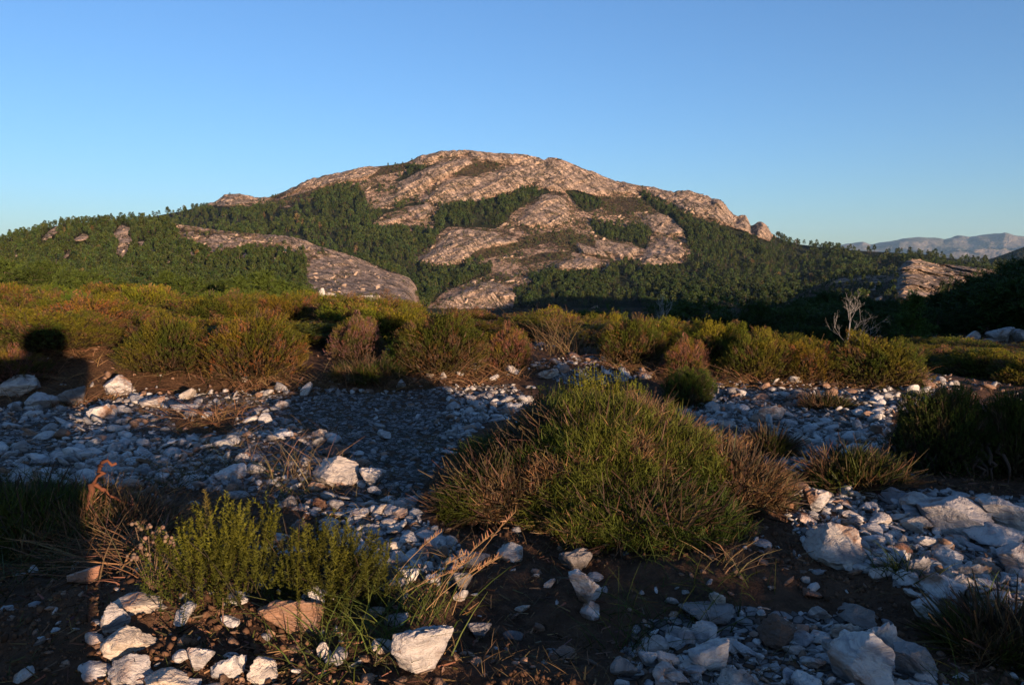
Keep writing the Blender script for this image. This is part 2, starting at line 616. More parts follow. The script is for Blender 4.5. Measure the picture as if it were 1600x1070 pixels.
#@@ masks
# ------------------------------------------------------------------ where rock, wood and scrub lie (outlines read off the photograph, laid on the slopes)
SLABS = [
    [(322, 320), (346, 309), (375, 300), (392, 306), (425, 306), (400, 316), (345, 321)],
    [(445, 298), (470, 283), (500, 273), (540, 265), (577, 256), (595, 262), (580, 275), (540, 283), (510, 290), (470, 296), (448, 305)],
    [(582, 325), (600, 308), (622, 300), (620, 287), (640, 276), (665, 263), (700, 252), (725, 247), (740, 255), (725, 262), (705, 272), (690, 280), (675, 283), (668, 290), (660, 300), (640, 307), (610, 318)],
    [(655, 314), (670, 305), (678, 298), (690, 285), (720, 276), (760, 275), (790, 263), (830, 253), (850, 262), (860, 280), (835, 285), (800, 298), (780, 303), (745, 312), (715, 314), (690, 316)],
    [(642, 249), (690, 233), (720, 231), (735, 236), (700, 245), (680, 251), (650, 257)],
    [(735, 236), (800, 237), (850, 246), (905, 259), (950, 276), (990, 290), (1000, 305), (960, 301), (930, 306), (900, 298), (870, 297), (840, 293), (850, 275), (830, 255), (790, 256), (750, 251), (735, 246)],
    [(652, 402), (665, 398), (680, 386), (690, 368), (705, 360), (730, 357), (745, 359), (775, 364), (785, 374), (800, 372), (810, 378), (790, 382), (760, 387), (740, 395), (735, 402), (700, 413), (675, 414), (655, 406)],
    [(637, 325), (650, 322), (670, 318), (678, 325), (665, 340), (655, 344), (640, 332)],
    [(590, 349), (630, 335), (632, 340), (600, 351)],
    [(1000, 290), (1020, 290), (1053, 298), (1075, 295), (1105, 303), (1135, 319), (1152, 335), (1165, 335), (1175, 349), (1190, 344), (1207, 364), (1203, 374), (1180, 367), (1155, 359), (1130, 347), (1100, 340), (1075, 330), (1050, 318), (1020, 305)],
    [(1000, 407), (1015, 385), (1040, 371), (1060, 379), (1070, 395), (1060, 409), (1035, 414), (1010, 413)],
    [(930, 375), (960, 378), (1000, 388), (1000, 396), (980, 403), (950, 396), (930, 386)],
    [(812, 350), (822, 335), (835, 318), (850, 305), (870, 304), (882, 312), (890, 325), (888, 345), (870, 353), (840, 353)],
    [(1005, 340), (1030, 332), (1045, 338), (1060, 352), (1073, 363), (1045, 368), (1020, 360)],
    [(690, 474), (712, 458), (740, 446), (770, 440), (790, 448), (808, 465), (800, 484), (690, 484)],
    [(861, 415), (880, 408), (920, 402), (940, 410), (925, 420), (880, 422)],
    [(900, 378), (940, 392), (950, 402), (905, 396)],
]
SLABS_B = [
    [(482, 420), (487, 405), (505, 401), (560, 409), (600, 424), (640, 434), (653, 452), (648, 475), (560, 475), (500, 462), (478, 440)],
    [(322, 375), (335, 366), (355, 368), (388, 376), (370, 383), (340, 388), (325, 384)],
    [(402, 364), (440, 365), (470, 374), (500, 384), (540, 396), (580, 411), (560, 413), (520, 400), (470, 387), (420, 376)],
    [(175, 366), (190, 351), (207, 357), (198, 366), (208, 375), (201, 390), (190, 403), (180, 396), (186, 380)],
    [(64, 374), (75, 362), (92, 352), (91, 365), (75, 373), (66, 378)],
    [(113, 376), (130, 365), (141, 368), (135, 375), (120, 378)],
    [(97, 404), (110, 391), (112, 397), (100, 407)],
    [(296, 398), (300, 391), (306, 395), (302, 401)],
    [(296, 415), (299, 408), (304, 412), (301, 418)],
    [(257, 411), (261, 406), (267, 408), (263, 412)],
    [(203, 419), (206, 413), (211, 416), (208, 421)],
    [(131, 423), (135, 418), (141, 420), (137, 424)],
    [(278, 354), (282, 348), (288, 351), (284, 356)],
    [(326, 393), (331, 387), (338, 390), (333, 395)],
    [(376, 402), (382, 395), (390, 399), (384, 405)],
    [(19, 400), (23, 394), (29, 397), (25, 402)],
    [(236, 394), (239, 387), (244, 391), (241, 397)],
    [(154, 410), (157, 404), (162, 407), (159, 412)],
    [(350, 421), (354, 415), (360, 418), (356, 423)],
    [(424, 407), (429, 401), (436, 404), (431, 409)],
    [(80, 416), (88, 404), (90, 418)],
    [(283, 365), (300, 361), (305, 368), (290, 371)],
    [(216, 378), (226, 376), (227, 387), (220, 387)],
    [(1398, 462), (1402, 432), (1408, 414), (1420, 404), (1440, 406), (1470, 416), (1500, 414), (1560, 421), (1510, 430), (1485, 442), (1455, 464), (1430, 466)],
]
FORESTS = [
    [(240, 325), (345, 322), (450, 324), (480, 318), (500, 300), (515, 292), (560, 290), (570, 310), (578, 328), (610, 326), (640, 317), (660, 317), (680, 322), (720, 319), (760, 311), (800, 301),
     (850, 295), (862, 300), (835, 312), (812, 325), (790, 345), (775, 358), (740, 354), (700, 355), (685, 366), (675, 384), (650, 398), (646, 408), (672, 417), (700, 415), (740, 408), (770, 418),
     (765, 428), (735, 440), (700, 452), (680, 470), (655, 484), (400, 484), (240, 420)],
    [(882, 298), (908, 296), (935, 310), (938, 325), (915, 332), (895, 316)],
    [(920, 346), (960, 352), (1010, 358), (1016, 372), (1008, 390), (985, 380), (950, 374), (928, 366)],
    [(995, 303), (1030, 315), (1060, 330), (1110, 347), (1160, 361), (1200, 376), (1215, 370), (1290, 380), (1400, 385), (1620, 405), (1620, 510), (1000, 510), (935, 480), (935, 440), (950, 425), (1000, 420),
     (1035, 416), (1072, 410), (1082, 392), (1068, 365), (1048, 345), (1020, 325)],
    [(800, 462), (840, 434), (900, 422), (930, 430), (945, 470), (900, 495), (800, 495)],
    [(612, 284), (640, 266), (680, 256), (692, 262), (650, 273), (632, 284)],
    [(955, 415), (985, 405), (1000, 415), (990, 430), (950, 432)],
]
CLEAR = [[(582, 350), (600, 335), (635, 322), (690, 320), (684, 335), (675, 358), (640, 362), (590, 356)]]
SCRUBS = [
    [(705, 272), (730, 254), (790, 253), (770, 265), (740, 277)],
    [(735, 400), (745, 392), (790, 384), (812, 372), (850, 366), (870, 375), (840, 385), (800, 392), (770, 402), (745, 408)],
    [(850, 365), (890, 360), (930, 376), (950, 398), (960, 410), (930, 402), (890, 392), (860, 380)],
    [(800, 410), (850, 394), (900, 392), (870, 405), (830, 412)],
    [(580, 262), (640, 255), (640, 264), (600, 274), (575, 280)],
    [(930, 308), (1000, 308), (1020, 325), (1045, 340), (1000, 332), (950, 336)],
    [(420, 316), (480, 300), (500, 292), (510, 296), (495, 312), (460, 322)],
]
B_MIX = [[(262, 345), (300, 348), (420, 360), (480, 372), (560, 403), (600, 422), (660, 440), (660, 480), (478, 480), (478, 404), (470, 397), (400, 390), (320, 392), (280, 376)],
         [(1180, 520), (1240, 460), (1290, 430), (1345, 424), (1400, 420), (1420, 395), (1500, 405), (1620, 415), (1620, 480), (1400, 520)]]


def masks_C(px, py):
    slab = anyp(px, py, SLABS)
    fo = anyp(px, py, FORESTS) & ~slab & ~anyp(px, py, CLEAR)
    sc = anyp(px, py, SCRUBS) & ~slab & ~fo
    return slab, fo, sc


def masks_B(px, py):
    slab = anyp(px, py, SLABS_B)
    fo = ~slab & ~anyp(px, py, B_MIX) & (px < 700)
    sc = (px > 700) & ~slab & (py > 445)
    return slab, fo, sc


# ------------------------------------------------------------------ terrain meshes
TH = np.concatenate([np.linspace(-np.pi, R(-60), 41)[:-1], np.linspace(R(-60), R(-36), 25)[:-1], np.linspace(R(-36), R(36), 1001),
                     np.linspace(R(36), R(60), 25)[1:], np.linspace(R(60), np.pi, 41)[1:]])


def grid_faces(nr, nc):
    i = np.arange(nr - 1)[:, None] * nc + np.arange(nc - 1)[None, :]
    return np.stack([i, i + 1, i + nc + 1, i + nc], -1).reshape(-1, 4)


def build_ground():
    rr = np.concatenate([[.02], np.geomspace(.3, 30, 540), np.geomspace(30, RB0, 46)[1:]])
    r, th = np.meshgrid(rr, TH, indexing='ij')
    x, y = r * np.sin(th), r * np.cos(th)
    z = z_ground(x, y)
    px, py = proj(x, y, z)
    wob = 26 * fbm(x * 2.2, y * 2.2, 0, 3, 71)
    grav = np.zeros(x.shape)
    dry = np.zeros(x.shape)
    near = (r < 16) & (np.abs(th) < .75)
    gm = anyp(px[near] + wob[near] * .8, py[near] + wob[near] * .35, GRAVEL)
    grav[near] = gm * .85
    dm = anyp(px[near] + wob[near], py[near] + wob[near] * .3, DRYZ)
    dry[near] = dm * .8
    dry = np.maximum(dry, sstep(4.2, 5.5, r) * .7 * (grav < .4))
    me = mesh_np('ground', np.stack([x, y, z], -1).reshape(-1, 3), grid_faces(*x.shape), ground_mat(), attrs={'gravel': grav.ravel(), 'dry': dry.ravel()})
    tag(link('ground', me), kind='structure')
    return x, y, z


def dip(x, z):
    """coordinates along and across the rock's layering, which climbs to the right"""
    c, s = math.cos(R(33)), math.sin(R(33))
    return x * c + z * s, -x * s + z * c


def relief(x, y, z, s=1.):
    a, b = dip(x, z)
    d = 17 * ridged(a / (150 * s), b / (55 * s), y / (300 * s), 3, 5) + 11 * ridged(a / (60 * s), b / (19 * s), y / (90 * s), 3, 15) + 4. * ridged(a / (16 * s), b / (8 * s), y / (20 * s), 3, 25)
    d = d + 4.5 * np.round(fbm(x / (40 * s), z / (26 * s), y / 80, 3, 44) * 5) / 3
    return d * s


def build_slope(name, rr, mat, kind, masker):
    r, th = np.meshgrid(rr, TH, indexing='ij')
    z = z_far(r, th)
    x, y = r * np.sin(th), r * np.cos(th)
    px, py = proj(x, y, z)
    slab = np.zeros(x.shape)
    fo = np.zeros(x.shape)
    sc = np.zeros(x.shape)
    vis = np.abs(th) < R(38)
    w = 3.2 * fbm(x / 22, z / 9, y / 60, 3, 91)
    w2 = 2.4 * fbm(x / 22, z / 9, y / 60, 3, 191)
    s_, f_, c_ = masker((px + w)[vis], (py + w2)[vis])
    slab[vis], fo[vis], sc[vis] = s_, f_, c_
    for a in (slab, fo):                                   # soften the outlines a little
        k = a.copy()
        k[1:-1, 1:-1] = (a[1:-1, 1:-1] * 2 + a[:-2, 1:-1] + a[2:, 1:-1] + a[1:-1, :-2] + a[1:-1, 2:]) / 6
        a[:] = k
    wide = slab.copy()
    for q in range(9):
        k = wide.copy()
        k[2:-2, 2:-2] = (wide[2:-2, 2:-2] + wide[:-4, 2:-2] + wide[4:, 2:-2] + wide[2:-2, :-4] + wide[2:-2, 4:]) / 5
        wide = k
    rl = relief(x, y, z, .7 if kind == 'B' else 1.)
    rough = .30 + .70 * wide
    amp = np.where(fo > .5, .10, rough)
    d = rl * amp
    if kind == 'C':
        d = d * sstep(RC0, RC0 + 60, r) * sstep(2300, 1900, r)
    else:
        d = d * sstep(RB0, RB0 + 60, r) * sstep(860, 760, r) * 1.1
        # the knoll at the right turns its crag to the sun
        kn = sstep(1490, 1385, px) * sstep(1180, 1370, px) * sstep(RB0 + 20, RB0 + 120, r) * sstep(860, 760, r)
        cr_ = sstep(1385, 1410, px) * sstep(1640, 1500, px) * sstep(RB0, RB0 + 60, r) * sstep(RB1 + 60, RB1, r)
        d = d + 58 * kn + cr_ * (13 * ridged((x + .9 * z) / 21 + .8 * fbm(x / 15, z / 15, 0, 2, 135), z / 26, y / 60, 3, 131) + 8 * ridged(x / 8, z / 8, y / 30, 3, 133))
    d = d + 14 * wide * (kind == 'C') * sstep(RC0, RC0 + 60, r)           # slabs stand out of the slope
    f = 1 - d / np.maximum(r, 1)
    x, y, z = x * f, y * f, CAMZ + (z - CAMZ) * f
    jag = slab * np.exp(-((r - (RC1 if kind == 'C' else RB1)) / 60) ** 2)
    z = z + jag * (2.6 if kind == 'C' else 1.2) * fbm(x / 9, x / 31, 0, 4, 55)
    me = mesh_np(name, np.stack([x, y, z], -1).reshape(-1, 3), grid_faces(*x.shape), mat, attrs={'slab': slab.ravel(), 'forest': fo.ravel(), 'scrub': sc.ravel()})
    tag(link(name, me), kind='structure')
    return x, y, z, px, py, slab, fo, sc, r, th


def build_far():
    rr = np.concatenate([np.linspace(2200, RF, 24), np.linspace(RF, RE0, 26)[1:], np.linspace(RE0, RE1, 80)[1:], np.linspace(RE1, 22000, 8)[1:]])
    r, th = np.meshgrid(rr, TH, indexing='ij')
    z = z_far(r, th)
    x, y = r * np.sin(th), r * np.cos(th)
    d = 1300 * ridged(x / 2000, z / 1300, y / 3500, 5, 65) * sstep(RE0, RE0 + 900, r) + 30 * ridged(x / 150, z / 80, y / 250, 4, 66) * sstep(3400, 2700, r) * sstep(2200, 2300, r)
    d = d * sstep(RE1 + 300, RE1 - 1700, r)
    f = 1 - d / r
    x, y, z = x * f, y * f, CAMZ + (z - CAMZ) * f
    z = z + 330 * (ridged(x / 1900, y / 2600, 0, 5, 68) - .5) * sstep(RE0 + 300, RE0 + 2200, r) * sstep(RE1 + 100, RE1 - 1200, r) * np.clip(z / 500, 0, 1)
    z = z + np.exp(-((r - RE1) / 600) ** 2) * 30 * fbm(x / 300, 0 * x, 0, 4, 77)
    me = mesh_np('far_mountains', np.stack([x, y, z], -1).reshape(-1, 3), grid_faces(*x.shape), far_mat(), attrs={'forest': (r < 3500).astype(float).ravel()})
    tag(link('far_mountains', me), kind='structure')


GRAVEL = [
    [(-60, 640), (-60, 752), (300, 762), (470, 800), (560, 830), (650, 800), (700, 700), (830, 625), (800, 600), (740, 600), (640, 612), (480, 606), (330, 612), (180, 600), (120, 640)],
    [(1040, 650), (1110, 598), (1280, 600), (1440, 592), (1500, 604), (1400, 650), (1380, 700), (1400, 725), (1300, 742), (1180, 745), (1100, 690)],
    [(1180, 740), (1250, 765), (1400, 765), (1640, 775), (1640, 970), (1480, 965), (1350, 885), (1260, 860), (1225, 800)],
    [(820, 575), (900, 556), (1020, 562), (1030, 590), (900, 606)],
    [(940, 1100), (985, 970), (1150, 940), (1350, 965), (1500, 1100)],
    [(470, 780), (640, 800), (760, 880), (640, 900), (540, 860)],
]
DRYZ = [
    [(130, 560), (480, 575), (640, 575), (860, 560), (1030, 570), (1130, 590), (1450, 585), (1450, 608), (1140, 612), (900, 575), (760, 600), (620, 618), (480, 612), (250, 620), (140, 612)],
    [(275, 640), (370, 645), (360, 680), (280, 680)],
    [(-40, 545), (180, 545), (250, 600), (140, 640), (-40, 640)],
    [(110, 780), (260, 800), (260, 900), (120, 900)],
]
#@@ build terrain
GX, GY, GZ = build_ground()
rowsB = np.concatenate([np.linspace(RB0, RB1, 170), np.linspace(RB1, RC0, 24)[1:]])
HB = build_slope('foothill', rowsB, rock_land_mat('foothill_rock', .7), 'B', masks_B)
rowsC = np.concatenate([np.linspace(RC0, RC1, 330), np.linspace(RC1, 2200, 22)[1:]])
HC = build_slope('mountain', rowsC, rock_land_mat('mountain_rock', 1.), 'C', masks_C)
build_far()

#@@ prototypes
EXPO = 1.58


# ------------------------------------------------------------------ stones
def icos(sub):
    bm = bmesh.new()
    bmesh.ops.create_icosphere(bm, subdivisions=sub, radius=1)
    V = np.array([v.co[:] for v in bm.verts])
    F = np.array([[v.index for v in f.verts] for f in bm.faces])
    bm.free()
    return V, F


ICO = {s: icos(s) for s in (1, 2, 3, 4, 5)}


def rock_geo(seed, sub, planes=9, soft=.06, rough=.05, flat=1.):
    """a broken stone: planes cut from a ball, chipped and roughened; about 2 wide"""
    rg = np.random.default_rng(seed)
    V, F = ICO[sub]
    nrm = unit(rg.normal(size=(planes, 3)))
    d = rg.uniform(.42, .95, planes)
    k = V @ nrm.T
    rad = np.where(k > .05, d[None, :] / np.maximum(k, .05), 9).min(1)
    rad = np.minimum(rad, 1.25)
    P = V * rad[:, None]
    if sub >= 3:
        q = P * 2.2 + seed * 3.1
        n1 = ridged(q[:, 0], q[:, 1] * 1.8, q[:, 2], 3, seed)
        n2 = fbm(q[:, 0] * 4, q[:, 1] * 4, q[:, 2] * 4, 3, seed + 5)
        P = P * (1 + rough * n1 + rough * .55 * n2)[:, None]
        st = np.round(P[:, 2] * 5 + n2 * .6) / 5
        P[:, 2] = P[:, 2] * .8 + st * .2
    P = P - (P.max(0) + P.min(0)) / 2
    P = P / (np.abs(P).max(0))
    P[:, 2] *= flat
    return P, F


def rock_mesh(name, seed, sub, mat, flat=1., rough=.06, planes=13):
    P, F = rock_geo(seed, sub, planes, rough=rough, flat=flat)
    me = mesh_np(name, P, F, mat, np.ones((len(P), 3)), smooth=True)
    try:
        me.set_sharp_from_angle(angle=R(32))
    except Exception:
        pass
    return me


# ------------------------------------------------------------------ heath, broom, pines
OLIVE = np.array([.060, .060, .007])
GREEN = np.array([.028, .045, .006])
DEEP = np.array([.030, .052, .012])
RUST = np.array([.075, .038, .017])
DEAD = np.array([.085, .056, .037])
STRAW = np.array([.33, .215, .115])


def jit(c, n, s=.18, rg=rng):
    c = np.broadcast_to(c, (n, 3))
    return np.clip(c * (1 + rg.normal(size=(n, 1)) * s) * (1 + rg.normal(size=(n, 3)) * s * .35), .004, 1)


def shoots(fol, tip, D, L, m, nl, nw, C, Ctip, rg, core=.004, spread=.75, lean=.45):
    """leafy shoots: a thin core and m needles set round it"""
    n = len(tip)
    base = tip - D * L[:, None]
    blades(fol, base, D, L, core, C * .7, C2=Ctip, tip=.3, rg=rg)
    k = np.tile(np.arange(m), n)
    i = np.repeat(np.arange(n), m)
    t = (k + rg.uniform(0, 1, n * m)) / m
    p = base[i] + D[i] * (L[i] * (.12 + .88 * t))[:, None]
    dd = unit(rg.normal(size=(n * m, 3)))
    dd = dd - D[i] * np.sum(dd * D[i], 1, keepdims=True)
    dd = unit(unit(dd) * spread + D[i] * lean)
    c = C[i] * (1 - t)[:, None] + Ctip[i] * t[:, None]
    c = c * (1 + rg.normal(size=(len(c), 1)) * .14)
    blades(fol, p, dd, nl * rg.uniform(.7, 1.2, len(p)) * (1.05 - .45 * t), nw, np.clip(c, .003, 1), tip=.35, rg=rg)


def heath_geo(seed, n, m, Rx, Ry, H, nl=.018, nw=.0042, L=(.08, .17), brown=.35, rad_=.6):
    """a rounded heath bush: upright leafy shoots over a thicket of brown stems"""
    rg = np.random.default_rng(seed)
    fol, stem = Acc(), Acc()
    ph = rg.uniform(0, 2 * np.pi, n)
    cz = rg.uniform(0, 1, n) ** .75
    sr = np.sqrt(1 - cz * cz)
    dx, dy = sr * np.cos(ph), sr * np.sin(ph)
    hull = .97 + .28 * fbm(dx * 1.9 + seed, dy * 1.9, cz * 1.9, 2, seed) + .20 * fbm(dx * 5 + seed, dy * 5, cz * 5, 2, seed + 3)
    rad = hull * (1 - .26 * rg.uniform(0, 1, n) ** 2) * np.where(rg.uniform(0, 1, n) < .05, rg.uniform(1, 1.16, n), 1)
    tip = np.stack([dx * Rx * rad, dy * Ry * rad, .03 + cz ** .8 * H * rad], 1)
    D = unit(np.stack([dx * rad_, dy * rad_, .75 + .5 * cz], 1) + rg.normal(size=(n, 3)) * (.16 + .2 * rad_))
    Ls = rg.uniform(*L, n)
    pn = fbm(tip[:, 0] * 4 + seed * 7, tip[:, 1] * 4, tip[:, 2] * 5, 2, seed + 9)
    pn2 = fbm(tip[:, 0] * 9 + seed, tip[:, 1] * 9, tip[:, 2] * 9, 2, seed + 19)
    low = sstep(.65, .1, tip[:, 2] / H)
    f = np.clip(sstep(-.25, .3, pn) * .8 + .35 * sstep(.5, .95, cz), 0, 1)[:, None]
    C = GREEN * (1 - f) + OLIVE * f
    br = np.clip(sstep(.02, .30, pn2 + brown - .42) + low * .6 * brown * 1.4, 0, 1)[:, None]
    kind = rg.uniform(0, 1, (n, 1))
    C = C * (1 - br) + (RUST * (kind < .5) + DEAD * (kind >= .5)) * br
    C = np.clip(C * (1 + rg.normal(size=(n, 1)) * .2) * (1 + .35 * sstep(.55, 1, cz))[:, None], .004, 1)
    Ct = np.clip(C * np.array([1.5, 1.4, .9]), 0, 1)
    live = rg.uniform(0, 1, n) > br[:, 0] * .45
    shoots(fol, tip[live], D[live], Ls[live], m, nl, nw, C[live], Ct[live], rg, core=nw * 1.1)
    # bare twigs among the leaves
    dd = ~live
    k = int(dd.sum())
    if k:
        for q in range(3):
            blades(stem, tip[dd] - D[dd] * (Ls[dd] * 1.4)[:, None], unit(D[dd] + rg.normal(size=(k, 3)) * .22), Ls[dd] * rg.uniform(.9, 1.6, k), nw * 1.1, jit(DEAD * .9, k, .25, rg), tip=.2, rg=rg)
    # stems from the root to the shell
    ns = max(40, n // 9)
    ids = rg.integers(0, n, ns)
    e = tip[ids] * np.array([.86, .86, .86])
    b = np.stack([e[:, 0] * .18, e[:, 1] * .18, 0 * e[:, 2]], 1) + rg.normal(size=(ns, 3)) * np.array([.04, .04, 0])
    v = e - b
    blades(stem, b, v, np.linalg.norm(v, axis=1), .009 * Rx / .45, jit(DEAD * .55, ns, .25, rg), bend=rg.normal(size=(ns, 3)) * .12, segs=3, tip=.35, rg=rg)
    # dense twiggy inside, so that the bush does not show through
    ni = n // 3
    q = unit(rg.normal(size=(ni, 3)))
    q[:, 2] = np.abs(q[:, 2])
    p = q * np.array([Rx, Ry, H]) * rg.uniform(.25, .80, (ni, 1))
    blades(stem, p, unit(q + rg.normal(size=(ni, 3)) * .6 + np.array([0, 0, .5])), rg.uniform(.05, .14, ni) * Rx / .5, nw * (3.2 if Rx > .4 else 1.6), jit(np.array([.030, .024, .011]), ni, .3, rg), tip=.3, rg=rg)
    return fol, stem


def cushion_geo(seed, n, Rx, Ry, H, per=9, L=(.025, .055), w=.0024, dead=None, straw=.16, patch=.17):
    """a cushion of spiny broom: tufts of stiff green needles, some of them dead"""
    rg = np.random.default_rng(seed)
    live, gone = Acc(), Acc()
    ph = rg.uniform(0, 2 * np.pi, n)
    cz = rg.uniform(.0, 1, n)
    sr = np.sqrt(1 - cz * cz)
    dx, dy = sr * np.cos(ph), sr * np.sin(ph)
    hull = 1 + .18 * fbm(dx * 1.6 + seed, dy * 1.6, cz * 1.6, 2, seed) + .20 * fbm(dx * 4.5 + seed, dy * 4.5, cz * 4.5, 2, seed + 3)
    rad = hull * (1 - .16 * rg.uniform(0, 1, n) ** 1.5)
    c = np.stack([dx * Rx * rad, dy * Ry * rad, .01 + cz ** .85 * H * rad], 1)
    O = unit(np.stack([dx / Rx, dy / Ry, cz / H * .8 + .02], 1))
    pn = fbm(c[:, 0] * 9 + seed, c[:, 1] * 9, c[:, 2] * 9, 2, seed + 9)
    pn2 = fbm(c[:, 0] * 5 + seed * 3, c[:, 1] * 5, c[:, 2] * 5, 2, seed + 29)
    isd = (pn > patch) | (rg.uniform(0, 1, n) < straw * .4)
    if dead is not None:
        isd |= dead(c, rg)
    f = sstep(-.3, .35, pn2)[:, None]
    col = np.array([.020, .037, .006]) * (1 - f) + np.array([.042, .054, .008]) * f
    col = np.clip(col * (1 + rg.normal(size=(n, 1)) * .2), .004, 1)
    lean = unit(O + rg.normal(size=(n, 3)) * .35 + np.array([0, 0, .35]))
    for acc, sel, cc, k in ((live, ~isd, col, per), (gone, isd, None, per)):
        ids = np.repeat(np.nonzero(sel)[0], k)
        m = len(ids)
        if not m:
            continue
        D = unit(lean[ids] + rg.normal(size=(m, 3)) * .42)
        B = c[ids] - lean[ids] * .03 + rg.normal(size=(m, 3)) * .006
        Ls = rg.uniform(*L, m) * np.where(rg.uniform(0, 1, m) < .12, 1.45, 1)
        if cc is None:
            K = jit(np.array([.125, .075, .036]), m, .3, rg) * (1 + .3 * rg.normal(size=(m, 1)) * 0)
            grey = rg.uniform(0, 1, (m, 1)) < .3
            K = np.where(grey, K * np.array([.85, .95, 1.2]), K)
            T = K * 1.15
        else:
            K = np.clip(cc[ids] * (1 + rg.normal(size=(m, 1)) * .15), .003, 1)
            T = np.clip(K * np.array([1.5, 1.25, 1.0]), 0, 1)
        if cc is None:                                     # broken bare twigs stand out of the dead tufts
            tw_ = rg.uniform(0, 1, m) < .10
            Ls = np.where(tw_, Ls * 1.7, Ls)
        blades(acc, B, D, Ls, w * rg.uniform(.65, 1.25, m), K, bend=rg.normal(size=(m, 3)) * .10, segs=2, tip=.12, C2=T, rg=rg)
    # woody inside and dead needles under the shell
    ni = n
    q = unit(rg.normal(size=(ni, 3)))
    q[:, 2] = np.abs(q[:, 2])
    p = q * np.array([Rx, Ry, H]) * rg.uniform(.35, .88, (ni, 1))
    blades(gone, p, unit(q + rg.normal(size=(ni, 3)) * .6), rg.uniform(.03, .09, ni), w * 2.2, jit(np.array([.045, .032, .02]), ni, .35, rg), tip=.3, rg=rg)
    return live, gone


def grass_geo(acc, X, n, L=(.08, .2), w=.0022, col=STRAW, spread=.35, sag=.5, rg=rng, sig=.02, tipc=None):
    """n blades at each of the points X"""
    ids = np.repeat(np.arange(len(X)), n)
    m = len(ids)
    B = X[ids] + rg.normal(size=(m, 3)) * np.array([sig, sig, 0])
    D = unit(np.array([0, 0, 1.]) + rg.normal(size=(m, 3)) * np.array([spread, spread, .1]))
    out = D * np.array([1, 1, 0])
    bend = unit(out + 1e-4) * (rg.uniform(.1, sag, m))[:, None] - np.array([0, 0, 1.]) * (rg.uniform(0, sag * .7, m))[:, None]
    c = jit(col, m, .25, rg)
    blades(acc, B, D, rg.uniform(*L, m), w, c * .75, bend=bend, segs=3, tip=.1, C2=np.clip(c * 1.15, 0, 1), rg=rg)


def pine_geo(seed, H, Rr, tufts, per, nl, nw, top='round', clear=.3, col=(.024, .044, .009)):
    """a pine: bent trunk with limbs, and needle tufts on the limb ends"""
    rg = np.random.default_rng(seed)
    cr, tr = Acc(), Acc()
    lean = rg.normal(size=2) * .06
    zs = np.linspace(0, 1, 9)
    P = np.stack([lean[0] * H * zs ** 2 + .02 * H * np.sin(zs * 5 + seed), lean[1] * H * zs ** 2 + .02 * H * np.cos(zs * 4 + seed), H * .95 * zs], 1)
    bc = np.array([.085, .062, .050])
    tube(tr, P, H * (.024 * (1 - zs) + .005), bc, 6)
    nl_ = 26
    ends, outs = [], []
    for i in range(nl_):
        f = clear + (1 - clear) * (i + .5) / nl_
        g = (f - clear) / (1 - clear)
        if top == 'round':
            rr = Rr * math.sqrt(max(0.02, 1 - (abs(g - .35) / .68) ** 2.0))
        elif top == 'flat':
            rr = Rr * (.25 + .75 * sstep(0, .55, g)) * (1 - .35 * sstep(.8, 1, g))
        else:
            rr = Rr * (1 - g) ** .75 + .1 * Rr
        rr = float(rr) * rg.uniform(.72, 1.12)
        a = i * 2.4 + rg.uniform(-.4, .4)
        b = np.array([np.interp(f, zs, P[:, k]) for k in range(3)])
        e = b + np.array([math.cos(a) * rr, math.sin(a) * rr, rr * rg.uniform(.05, .45) * (1 if top != 'flat' else .6)])
        mid = (b + e) / 2 - np.array([0, 0, rr * .08])
        tube(tr, [b, mid, e], [H * .008, H * .006, H * .003], bc * .9, 4)
        for q in range(4):
            s = rg.uniform(.35, 1)
            ends.append(b * (1 - s) + e * s + rg.normal(size=3) * rr * .14)
            outs.append(unit(e - b))
    ends.append(P[-1])
    outs.append(np.array([0, 0, 1.]))
    ends, outs = np.array(ends), np.array(outs)
    k = rg.integers(0, len(ends), tufts)
    T = ends[k] + rg.normal(size=(tufts, 3)) * Rr * np.array([.16, .16, .10])
    O = unit(outs[k] * .5 + np.array([0, 0, .7]) + rg.normal(size=(tufts, 3)) * .35)
    ids = np.repeat(np.arange(tufts), per)
    m = len(ids)
    D = unit(O[ids] * .55 + unit(rg.normal(size=(m, 3))))
    n1 = rg.normal(size=(tufts, 1)) * .22
    c = np.clip(np.array(col) * (1 + n1), .004, 1)[ids]
    c = np.clip(c * (1 + rg.normal(size=(m, 1)) * .12), .004, 1)
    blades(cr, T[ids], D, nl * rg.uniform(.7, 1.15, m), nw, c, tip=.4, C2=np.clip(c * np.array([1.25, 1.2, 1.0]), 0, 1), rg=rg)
    return cr, tr


def two_mat(name, a, b, ma, mb):
    Va, Fa, Ca = a.get()
    Vb, Fb, Cb = b.get()
    return mesh_np(name, np.concatenate([Va, Vb]), np.concatenate([Fa, Fb + len(Va)]), [ma, mb], np.concatenate([Ca, Cb]), False,
                   fmat=np.concatenate([np.zeros(len(Fa)), np.ones(len(Fb))]))


